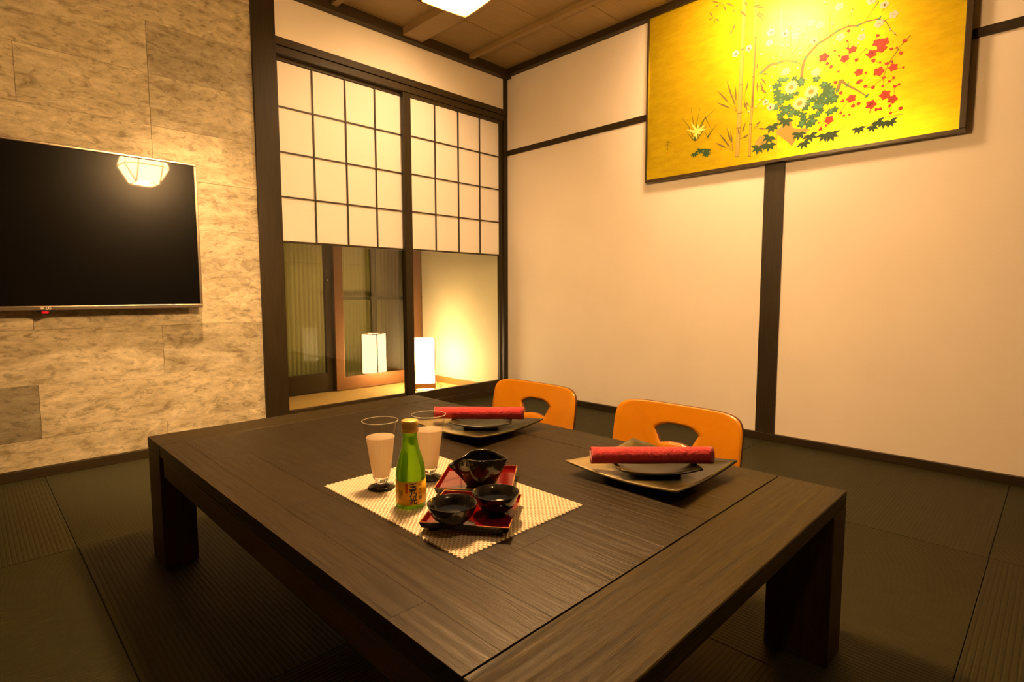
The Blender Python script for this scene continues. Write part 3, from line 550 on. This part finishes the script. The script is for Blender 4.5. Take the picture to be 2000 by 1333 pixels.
I.build('painted_red_buds', 'p_red')
I = Ink()
for k, (u, z) in enumerate(mm(PAINT['reds'])):
    for a in range(5): I.line([(u+0.003*math.cos(a*1.257+k), z+0.003*math.sin(a*1.257+k)), (u+0.012*math.cos(a*1.257+k), z+0.012*math.sin(a*1.257+k))], 0.0012)
    if k in (2, 3, 10): I.star((u, z), 0.013, 6, k, 0.28)
for k, (u, z) in enumerate(mm(PAINT['redbuds'])):
    if k % 2: I.bloom((u+0.002, z-0.003), 0.0035, 3, 0.3, 8)
I.build('painted_blossom_shading', 'p_dred')
each('painted_maple_leaf', 'p_dgreen', mm(PAINT['maples']), lambda I, c_, k: I.star((c_[0], c_[1]+0.010), (rr.uniform(0.026, 0.031) if k in (8, 9, 10, 11, 14) else rr.uniform(0.034, 0.044)) if k < 15 else 0.026, 5, rr.uniform(-0.5, 0.5), 0.22))
I = Ink()
p = mm(PAINT['maples']); I.line([p[8], (p[11][0], p[11][1]+0.02), (p[14][0]+0.05, p[14][1]+0.03)], 0.0018); I.line([p[3], p[6], (p[7][0]+0.06, p[7][1]+0.03)], 0.0018); I.line([p[0], p[13], p[12]], 0.002); I.line([p[15], p[18], (p[17][0]+0.03, p[17][1]+0.008)], 0.0015)
for l in PAINT['blades']: I.line(mm(l), 0.0035, 0.001)
I.build('painted_grass', 'p_dgreen')
I = Ink()
pp = mm(PAINT['iris'])
cu_, cz_ = sum(a for a, b in pp)/len(pp), sum(b for a, b in pp)/len(pp)
for q in pp: I.leaf((cu_, cz_-0.012), (cu_+(q[0]-cu_)*1.1, cz_+(q[1]-cz_)*1.1), 0.006)
I.build('painted_orchid_petals', 'p_iris')
I = Ink()
for l in PAINT['sig']: I.line(mm(l), 0.0022, 0.0012)
I.build('signature', 'p_olive')
I = Ink(); (u, z), = mm(PAINT['seal']); I.poly([(u-0.003, z-0.004), (u+0.003, z-0.004), (u+0.003, z+0.004), (u-0.003, z+0.004)]); I.build('artist_seal', 'p_orange')

# ================================================================== LOW TABLE
tb = thing('low_table', 'long low dark wooden table with thick end boards in the room centre', 'table', (-2.0975, -1.9025, 0))
def L(x0, x1, y0, y1, z0, z1): return B(x0+2.0975, x1+2.0975, y0+1.9025, y1+1.9025, z0, z1)
X0, X1, YF, YN = -2.560, -1.635, -1.130, -2.675; T = 0.35
L(X0, X1, YF-0.133, YF, 0.318, T).build('end_board', M['endboard'], tb, bevel=0.004, seg=3)
L(X0, X1, YN, YN+0.135, 0.318, T).build('end_board', M['endboard'], tb, bevel=0.004, seg=3)
for x in (X0, X1-0.085):
    for y in (YF-0.125, YN):
        L(x, x+0.085, y, y+0.125, 0, 0.3177).build('leg', M['tleg'], tb, bevel=0.003)
ya, yb = YN+0.1366, YF-0.1342
L(X0+0.03, X1-0.03, YN+0.1270, YF-0.1270, 0.295, 0.3175).build('gap_light_block', M['tside'], tb)  # unseen board added to stop light showing through the end seams
L(X0+0.003, X0+0.028, ya+0.02, yb-0.02, 0.266, 0.3177).build('side_apron', M['tside'], tb, bevel=0.003)
L(X1-0.028, X1-0.003, ya+0.02, yb-0.02, 0.266, 0.3177).build('side_apron', M['tside'], tb, bevel=0.003)
cols = [X0+0.001, -2.500, -2.409, -2.318, -2.224, -2.134, -2.043, -1.952, -1.861, -1.770, -1.700, X1-0.001]
ends = [[-2.392], [-1.941, -1.50], [-2.22], [-1.70, -2.376], [-2.05], [-1.60, -2.30], [-1.95], [-2.38, -1.55], [-2.10], [-1.75], [-2.25]]
for i in range(11):
    ys = [ya] + sorted(ends[i]) + [yb]
    for a, b in zip(ys, ys[1:]):
        d = random.uniform(0, 0.0007)
        L(cols[i]+0.00005, cols[i+1]-0.00005, a+0.0001, b-0.0001, 0.3180, T-d).build('plank', M['plank'], tb, bevel=0.0003, seg=1)

# ================================================================== LEGLESS CHAIRS
def make_chair():
    t = thing('legless_chair', '', 'chair', group='legless chairs along the far side of the table')
    N = 96; hw, zb, zt, r = 0.223, 0.055, 0.398, 0.040
    def outer(a):
        # rounded rectangle by angle, centred between top and bottom
        c_, s_ = math.cos(a), math.sin(a); hz = (zt-zb)/2
        n_ = 7.5; return (hw*math.copysign(abs(c_)**(2/n_), c_), (zt+zb)/2 + hz*math.copysign(abs(s_)**(2/n_), s_))
    cz_ = 0.305
    def hole(a):
        # fan shape: wide arc on top, narrow foot
        c_, s_ = math.cos(a), math.sin(a); k = 0.0
        pts = [(-0.078, 0.312), (-0.055, 0.327), (-0.028, 0.335), (0, 0.338), (0.028, 0.335), (0.055, 0.327), (0.078, 0.312), (0.066, 0.29), (0.054, 0.268), (0.02, 0.276), (-0.02, 0.276), (-0.054, 0.268), (-0.066, 0.29)]
        best = None; n = len(pts)
        for i in range(n):
            (a0, b0), (a1, b1) = pts[i], pts[(i+1) % n]; b0 -= cz_; b1 -= cz_
            den = c_*(b1-b0) - s_*(a1-a0)
            if abs(den) < 1e-9: continue
            tt = (a0*(b1-b0) - b0*(a1-a0))/den; uu = (a0*s_ - b0*c_)/den
            if tt > 0 and -1e-6 <= uu <= 1+1e-6: best = tt
        return (best*c_, cz_+best*s_)
    R = 10; vs_ = []; fs = []
    for side in (0, 1):
        for j in range(R+1):
            f = j/R
            for k in range(N):
                a = 2*PI*(k+0.5)/N; q = outer(a); h = hole(math.atan2(q[1]-cz_, q[0]))
                y = h[0]*(1-f)+q[0]*f; z = h[1]*(1-f)+q[1]*f
                x = 0.10*(z-0.30)/0.34 * 0.55 - 0.55*y*y - (max(0, 0.14-z)**2)*2.5 + side*0.011
                vs_.append((x, y, z))
    o1 = (R+1)*N
    for j in range(R):
        for k in range(N):
            k2 = (k+1) % N
            fs.append((j*N+k, j*N+k2, (j+1)*N+k2, (j+1)*N+k)); fs.append((o1+j*N+k, o1+(j+1)*N+k, o1+(j+1)*N+k2, o1+j*N+k2))
    nf = len(fs)
    for k in range(N):
        k2 = (k+1) % N; fs.append((k, o1+k, o1+k2, k2)); fs.append((R*N+k, R*N+k2, o1+R*N+k2, o1+R*N+k))
    mb = MB(); mb.add(vs_, fs[:nf], 0, True); mb.add([], []); mb.f += fs[nf:]; mb.mi += [1]*(len(fs)-nf); mb.sm += [False]*(len(fs)-nf)
    mb.build('backrest', [M['ply'], M['plyedge']], t)
    # seat: one bent sheet running forward from the foot of the back
    vs_ = []; n = 14; prof = [(-0.43, 0.024), (-0.40, 0.034), (-0.30, 0.036), (-0.15, 0.030), (-0.08, 0.030), (-0.05, 0.034), (-0.03, 0.046), (-0.022, 0.062)]
    for dz in (0, 0.010):
        for x, z in prof:
            for k in range(n+1):
                y = -0.205+0.41*k/n; e = 0.012 if x < -0.41 and k in (0, n) else 0
                vs_.append((x+e - 0.5*y*y*(1 if x > -0.04 else 0), y, z+dz - (0.01 if x < -0.2 else 0)*(abs(y)/0.2)**3))
    fs = []; m_ = n+1; o1 = m_*len(prof)
    for j in range(len(prof)-1):
        for k in range(n): fs += [(j*m_+k, j*m_+k+1, (j+1)*m_+k+1, (j+1)*m_+k), (o1+j*m_+k, o1+(j+1)*m_+k, o1+(j+1)*m_+k+1, o1+j*m_+k+1)]
    for j in range(len(prof)-1): fs += [(j*m_, (j+1)*m_, o1+(j+1)*m_, o1+j*m_), (j*m_+n, o1+j*m_+n, o1+(j+1)*m_+n, (j+1)*m_+n)]
    for k in range(n): fs += [(k, o1+k, o1+k+1, k+1), ((len(prof)-1)*m_+k, (len(prof)-1)*m_+k+1, o1+(len(prof)-1)*m_+k+1, o1+(len(prof)-1)*m_+k)]
    MB().add(vs_, fs, 0, True).build('seat', M['ply'], t)
    for y in (-0.15, 0.15): B(-0.38, -0.08, y-0.015, y+0.015, 0.0, 0.026).build('runner', M['plyedge'], t, bevel=0.004)
    return t
ch = make_chair(); ch.location = (-1.295, -1.480, 0); ch['label'] = 'orange bentwood legless chair nearer the glass doors, fan cutout in its back'
c2 = copy_tree(ch); c2.location = (-1.300, -2.106, 0); c2['label'] = 'orange bentwood legless chair nearer the wall post, fan cutout in its back'

# ================================================================== PLATES, DISHES, NAPKINS
def make_plate():
    t = thing('square_plate', '', 'plate', group='square plates set for two')
    n = 24; h = 0.1375
    def z(u, v): return 0.009 + 0.011*(abs(u*v)**1.6) + 0.008*max(abs(u), abs(v))**4
    vs_ = []
    for s_ in (0, 1):
        for i in range(n+1):
            for j in range(n+1):
                u, v = -1+2*i/n, -1+2*j/n
                e = 1-0.035*(1-(abs(u*v)))*max(abs(u), abs(v))**3
                vs_.append((u*h*e, v*h*e, z(u, v) + (0.0045 if s_ == 0 else 0) - 0.0005))
    fs = []; m_ = n+1; o1 = m_*m_
    for i in range(n):
        for j in range(n):
            a = i*m_+j; fs += [(a, a+1, a+m_+1, a+m_), (o1+a, o1+a+m_, o1+a+m_+1, o1+a+1)]
    for i in range(n): fs += [(i*m_, (i+1)*m_, o1+(i+1)*m_, o1+i*m_), (i*m_+n, o1+i*m_+n, o1+(i+1)*m_+n, (i+1)*m_+n), (i, o1+i, o1+i+1, i+1), (n*m_+i, n*m_+i+1, o1+n*m_+i+1, o1+n*m_+i)]
    MB().add(vs_, fs, 0, True).build('dish_body', M['plate'], t)
    B(-0.075, 0.075, -0.075, 0.075, 0, 0.0085).build('foot', M['plate'], t, bevel=0.002)
    return t
def make_dish():
    t = thing('small_dish', '', 'dish', group='small curved dishes under the napkins')
    nx, ny = 20, 10; a, b = 0.090, 0.052; vs_ = []
    for s_ in (0, 1):
        for i in range(nx+1):
            for j in range(ny+1):
                u, v = -1+2*i/nx, -1+2*j/ny
                vs_.append((u*a*(1-0.03*v*v), v*b*(1-0.12*(1-u*u)*0+0.06*u*u), 0.006 + 0.012*u*u + 0.004*v*v + (0.004 if s_ == 0 else 0)))
    fs = []; m_ = ny+1; o1 = m_*(nx+1)
    for i in range(nx):
        for j in range(ny):
            q = i*m_+j; fs += [(q, q+1, q+m_+1, q+m_), (o1+q, o1+q+m_, o1+q+m_+1, o1+q+1)]
    for i in range(nx): fs += [(i*m_, (i+1)*m_, o1+(i+1)*m_, o1+i*m_), (i*m_+ny, o1+i*m_+ny, o1+(i+1)*m_+ny, (i+1)*m_+ny)]
    for j in range(ny): fs += [(j, o1+j, o1+j+1, j+1), (nx*m_+j, nx*m_+j+1, o1+nx*m_+j+1, o1+nx*m_+j)]
    MB().add(vs_, fs, 0, True).build('dish_body', M['plate'], t)
    B(-0.05, 0.05, -0.03, 0.03, 0, 0.0065).build('foot', M['plate'], t, bevel=0.002)
    return t
def make_napkin():
    t = thing('rolled_napkin', '', 'napkin', group='rolled napkins on the plates')
    Lh = 0.134; r = 0.0185; N = 28; nl = 20; mb = MB(); vs_ = []
    for i in range(nl+1):
        x = -Lh + 2*Lh*i/nl
        for k in range(N):
            a = 2*PI*k/N; q = r*(1+0.02*math.sin(3*a+9*x)+0.015*math.sin(40*x+2*a))
            if 0.2 < (a % (2*PI)) < 0.45: q *= 1.05
            zz = q*math.sin(a)
            vs_.append((x, q*math.cos(a), max(zz, -r*0.93)))
    fs = [(i*N+k, i*N+(k+1) % N, (i+1)*N+(k+1) % N, (i+1)*N+k) for i in range(nl) for k in range(N)]
    for k in range(N): vs_.append((-Lh+0.006, 0.55*r*math.cos(2*PI*k/N), 0.5*r*math.sin(2*PI*k/N)))
    o1 = (nl+1)*N; fs += [(k, o1+k, o1+(k+1) % N, (k+1) % N) for k in range(N)]
    for k in range(N): vs_.append((Lh-0.006, 0.55*r*math.cos(2*PI*k/N), 0.5*r*math.sin(2*PI*k/N)))
    o2 = o1+N; fs += [(nl*N+k, nl*N+(k+1) % N, o2+(k+1) % N, o2+k) for k in range(N)]
    fs += [tuple(range(o1+N-1, o1-1, -1)), tuple(range(o2, o2+N))]
    mb.add(vs_, fs, 0, True).build('outer_wrap', M['napkin'], t)
    for s in (-1, 1):
        sp_ = [(s*(Lh-0.0035), 0.0022*a*math.cos(a), 0.0022*a*math.sin(a)) for a in [0.8+0.35*q for q in range(15)]]
        MB().tube(sp_, 0.0014, 6).build('rolled_layers', M['napkin'], t)
    return t
pl1 = make_plate(); pl1.location = (-1.838, -1.750, T); pl1.rotation_euler.z = math.radians(4); pl1['label'] = 'square olive glazed plate on the table nearer the glass doors'
pl2 = copy_tree(pl1); pl2.location = (-1.828, -2.330, T); pl2.rotation_euler.z = 0; pl2['label'] = 'square olive glazed plate nearer the front end of the table'
di1 = make_dish(); di1.location = (-1.842, -1.768, T+0.0134); di1.rotation_euler.z = math.radians(-48); di1['label'] = 'small curved dark dish on the plate nearer the glass doors'
di2 = copy_tree(di1); di2.location = (-1.852, -2.352, T+0.0134); di2.rotation_euler.z = math.radians(-42); di2['label'] = 'small curved dark dish on the plate nearer the table front end'
na1 = make_napkin(); na1.location = (-1.838, -1.752, T+0.0525); na1.rotation_euler.z = math.radians(-46); na1['label'] = 'rolled red napkin on the plate behind the drinking glasses'
na2 = copy_tree(na1); na2.location = (-1.856, -2.346, T+0.0525); na2.rotation_euler.z = math.radians(-44.5); na2['label'] = 'rolled red napkin on the plate nearer the table front end'

# ================================================================== WOVEN PLACEMAT
pm = thing('placemat', 'cream woven rectangular placemat under bottle, glasses and red trays', 'placemat', (-2.2395, -2.108, T))
MW, ML = 0.3045, 0.455; nx, ny = 62, 92; px, py = MW/nx, ML/ny
B(-MW/2, MW/2, -ML/2, ML/2, 0.0001, 0.0009).build('backing', M['matb'], pm)
mb = MB()
for i in range(nx):                       # bright strips running along y
    x = -MW/2 + (i+0.5)*px
    for j in range(ny):
        if (i+j) % 2: continue
        y = -ML/2 + (j+0.5)*py; a, b = px*0.46, py*0.92
        mb.add([(x-a, y-b, 0.0009), (x+a, y-b, 0.0009), (x-a, y-b*0.5, 0.0019), (x, y-b*0.5, 0.0024), (x+a, y-b*0.5, 0.0019), (x-a, y+b*0.5, 0.0019), (x, y+b*0.5, 0.0024), (x+a, y+b*0.5, 0.0019), (x-a, y+b, 0.0009), (x+a, y+b, 0.0009)],
               [(0, 1, 4, 3), (0, 3, 2) if False else (0, 3, 2), (1, 4, 3) if False else (1, 4, 3), (2, 3, 6, 5), (3, 4, 7, 6), (5, 6, 9, 8), (6, 7, 9)], 0)
mb.f = [f for f in mb.f]
o = mb.build('bright_strands', M['mata'], pm); o['kind'] = 'stuff'
mb = MB()
for j in range(ny):
    y = -ML/2 + (j+0.5)*py
    for i in range(nx):
        if (i+j) % 2 == 0: continue
        x = -MW/2 + (i+0.5)*px; a, b = px*0.92, py*0.44
        mb.add([(x-a, y-b, 0.0009), (x-a, y+b, 0.0009), (x-a*0.5, y-b, 0.0013), (x-a*0.5, y+b, 0.0013), (x+a*0.5, y-b, 0.0013), (x+a*0.5, y+b, 0.0013), (x+a, y-b, 0.0009), (x+a, y+b, 0.0009)], [(0, 2, 3, 1), (2, 4, 5, 3), (4, 6, 7, 5)])
o = mb.build('cross_strands', M['matb'], pm); o['kind'] = 'stuff'
ZM = T+0.0026

# ================================================================== TRAYS
def make_tray(loc, ang, label):
    t = thing('lacquer_tray', label, 'tray', (loc[0], loc[1], ZM), math.radians(ang), 'red lacquer trays on the placemat')
    s = 0.0765
    B(-s+0.002, s-0.002, -s+0.002, s-0.002, 0.009, 0.012).build('base', M['lacquer'], t)
    for k in range(4):
        rm = Matrix.Rotation(k*PI/2, 3, 'Z')
        mb = MB().add([(-s+0.004, -s+0.004, 0.0121), (s-0.004, -s+0.004, 0.0121), (s, -s, 0.020), (-s, -s, 0.020), (-s+0.002, -s+0.002, 0.009), (s-0.002, -s+0.002, 0.009), (s+0.0014, -s-0.0014, 0.020), (-s-0.0014, -s-0.0014, 0.020)],
            [(0, 1, 2, 3), (4, 7, 6, 5), (3, 2, 6, 7), (0, 4, 5, 1), (0, 3, 7, 4), (1, 5, 6, 2)]); mb.mi = [0, 1, 2, 0, 0, 0]
        mb.v = [tuple(rm @ Vector(p)) for p in mb.v]; mb.build('rim', [M['lacquer'], M['lacquerback'], M['lacqueredge']], t)
        x, y = rm @ Vector((s-0.02, s-0.02)).to_3d().to_2d() if False else (rm @ Vector((s-0.02, s-0.02, 0))).to_2d()
        B(x-0.008, x+0.008, y-0.008, y+0.008, 0, 0.009).build('foot', M['lacquerback'], t, bevel=0.001)
    return t
make_tray((-2.279, -2.236), -54, 'square red lacquer tray holding the two black cups')
make_tray((-2.160, -2.113), -49.5, 'square red lacquer tray holding the black pouring bowl')
ZT = ZM+0.0121

# ================================================================== CUPS
def make_cup():
    t = thing('sake_cup', '', 'cup', group='black sake cups on the red tray')
    wob = lambda a, z: 1 + (0.018*math.sin(3*a+1) + 0.012*math.sin(5*a))*min(1, z/0.02)
    outer = [(0.014, 0.0), (0.0155, 0.0), (0.0165, 0.004), (0.024, 0.007), (0.033, 0.015), (0.039, 0.026), (0.0425, 0.037), (0.0428, 0.0385)]
    inner = [(0.0415, 0.0385), (0.0375, 0.026), (0.031, 0.0165), (0.022, 0.0105), (0.010, 0.008), (0.0005, 0.0078)]
    MB().lathe(outer+inner, 56, rf=wob).build('bowl', M['blackglaze'], t)
    MB().lathe([(0.0, 0.0208), (0.0325, 0.0210)], 48, close=False).build('sake', M['liquid'], t)
    return t
nt = NT('dark_sake'); P(nt, Base_Color=(0.012, 0.014, 0.02), Roughness=0.03); M['liquid'] = nt.m
cu1 = make_cup(); cu1.location = (-2.341, -2.252, ZT); cu1['label'] = 'black glazed sake cup on the red tray, beside the green bottle'
cu2 = copy_tree(cu1); cu2.location = (-2.254, -2.268, ZT); cu2.rotation_euler.z = 1.9; cu2['label'] = 'black glazed sake cup on the red tray, in front of the pouring bowl'

# ================================================================== POURING BOWL
pb = thing('pouring_bowl', 'black glazed pouring bowl with pinched spout and pointed end', 'pitcher', (-2.181, -2.141, ZT), math.radians(-46))
ol = [(-0.066, 0.0), (-0.062, 0.008), (-0.052, 0.0105), (-0.041, 0.0085), (-0.032, 0.016), (-0.020, 0.033), (-0.004, 0.043), (0.012, 0.043), (0.028, 0.034), (0.042, 0.020), (0.053, 0.008), (0.060, 0.0)]
ol = ol + [(x, -y) for x, y in ol[-2:0:-1]]
def chaikin(p):
    q = []
    for i in range(len(p)):
        a, b = p[i], p[(i+1) % len(p)]; q += [(a[0]*0.75+b[0]*0.25, a[1]*0.75+b[1]*0.25), (a[0]*0.25+b[0]*0.75, a[1]*0.25+b[1]*0.75)]
    return q
ol = chaikin(chaikin(ol)); No = len(ol); K = 14; HB = 0.064
def prow(f, inset):
    out = []
    for x, y in ol:
        a = math.atan2(y, x+0.004); bx_, by_ = 0.004+0.029*math.cos(a), 0.026*math.sin(a)
        e = 1-(1-f)**2.3+0.07*math.sin(PI*f); far = max(0, (abs(x+0.0)-0.03)/0.035); e2 = e*(1-far*(1-f)**0.8*0.9)
        X, Y = bx_+(x-bx_)*e2, by_+(y-by_)*e2
        zt = HB*(1 - 0.32*max(0, -(x+0.022)/0.04) - 0.10*max(0, (x-0.02)/0.04))
        s = 1-inset/0.04
        out.append((X*s, Y*s, zt*f))
    return out
vs_ = []; fs = []
for k in range(K+1): vs_ += prow(k/K, 0)
for k in range(K, 1, -1): vs_ += [(x, y, max(z, 0.006)) for x, y, z in prow(k/K, 0.0035)]
rows_ = K+1+K-1
for j in range(rows_-1):
    for k in range(No): fs.append((j*No+k, j*No+(k+1) % No, (j+1)*No+(k+1) % No, (j+1)*No+k))
fs.append(tuple(range(No-1, -1, -1))); fs.append(tuple((rows_-1)*No+k for k in range(No)))
MB().add(vs_, fs, 0, True).build('bowl', M['blackglaze'], pb)

# ================================================================== GLASSES
def make_glass():
    t = thing('footed_glass', '', 'glass', group='footed glasses of cloudy sake')
    MB().lathe([(0.026, 0.0), (0.0285, 0.001), (0.0275, 0.003), (0.018, 0.0058), (0.011, 0.0085), (0.006, 0.0092)], 44, rf=lambda a, z: 1+0.025*math.sin(7*a)).build('foot', M['blackglaze'], t)
    MB().lathe([(0.0055, 0.0093), (0.010, 0.0105), (0.0125, 0.014), (0.0150, 0.0195), (0.0175, 0.024)], 40).build('stem', M['cleargl'], t)
    MB().lathe([(0.0178, 0.0242), (0.0200, 0.034), (0.0238, 0.060), (0.0285, 0.095), (0.0325, 0.122), (0.0368, 0.143)], 56, close=False).build('bowl', M['thingl'], t)
    MB().tube([(0.0368*math.cos(2*PI*k/48), 0.0368*math.sin(2*PI*k/48), 0.143) for k in range(49)], 0.0008, 6).build('rim', M['rimgl'], t)
    MB().lathe([(0.0150, 0.0243), (0.0172, 0.0265), (0.0190, 0.034), (0.0229, 0.060), (0.0276, 0.095), (0.0296, 0.1085), (0.0290, 0.1094)], 48).build('sake', M['sake'], t)
    return t
gl1 = make_glass(); gl1.location = (-2.312, -1.978, ZM); gl1['label'] = 'footed glass of cloudy sake at the left of the green bottle'
gl2 = copy_tree(gl1); gl2.location = (-2.205, -2.002, ZM); gl2['label'] = 'footed glass of cloudy sake behind the green bottle'

# ================================================================== BOTTLE
bo = thing('sake_bottle', 'small green glass sake bottle with gold cap and orange label', 'bottle', (-2.322, -2.101, ZM))
MB().lathe([(0.024, 0.0), (0.0272, 0.001), (0.0285, 0.004), (0.0285, 0.056), (0.0278, 0.068), (0.0255, 0.082), (0.0215, 0.096), (0.0178, 0.108), (0.0150, 0.120), (0.0138, 0.132), (0.0134, 0.143)], 56).build('body', M['greengl'], bo)
MB().lathe([(0.0150, 0.1432), (0.0160, 0.1445), (0.0158, 0.150), (0.0150, 0.1515), (0.0158, 0.153), (0.0150, 0.1545), (0.0160, 0.1562), (0.0164, 0.160), (0.0158, 0.1655), (0.0148, 0.1662)], 44).build('cap', M['cap'], bo)
AC = math.atan2(-2.972+2.101, -2.914+2.322)       # the label faces the room's near left
mb = MB(); vs_ = []; n = 40
for r_ in (0.0286, 0.0289):
    for z in (0.0085, 0.053):
        for k in range(n+1): a = AC + (k/n-0.5)*3.5; vs_.append((r_*math.cos(a), r_*math.sin(a), z))
q = n+1
mb.add(vs_, [(k, k+1, q+k+1, q+k) for k in range(n)] + [(2*q+k, 3*q+k, 3*q+k+1, 2*q+k+1) for k in range(n)] + [(q+k, q+k+1, 3*q+k+1, 3*q+k) for k in range(n)] + [(k, 2*q+k, 2*q+k+1, k+1) for k in range(n)], 0, True)
lb = mb.build('label', M['label'], bo)
def onlabel(deg, zc):
    R_ = 0.02903
    def f(x, y):
        a = AC + math.radians(deg) + x/R_; return (R_*math.cos(a), R_*math.sin(a), zc+y)
    return f
def column(s, size, deg, z0, dz, mat, name, bold=0.0):
    for i, c_ in enumerate(s): text_mesh(c_, size, onlabel(deg, z0-i*dz), name, M[mat], lb, bold)
column('玉乃光', 0.0150, 8, 0.0445, 0.0135, 'ink', 'brush_lettering', 0.00045)
column('純米吟醸', 0.0075, 37, 0.0465, 0.0082, 'ink', 'brush_lettering')
column('雄町', 0.0100, -41, 0.0330, 0.0100, 'ink', 'brush_lettering')
mb = MB(); f_ = onlabel(-17, 0.0415); mb.add([f_(-0.0025, -0.0095), f_(0.0025, -0.0095), f_(0.0025, 0.0095), f_(-0.0025, 0.0095)], [(0, 1, 2, 3)]); mb.build('red_seal_strip', M['redink'], lb)
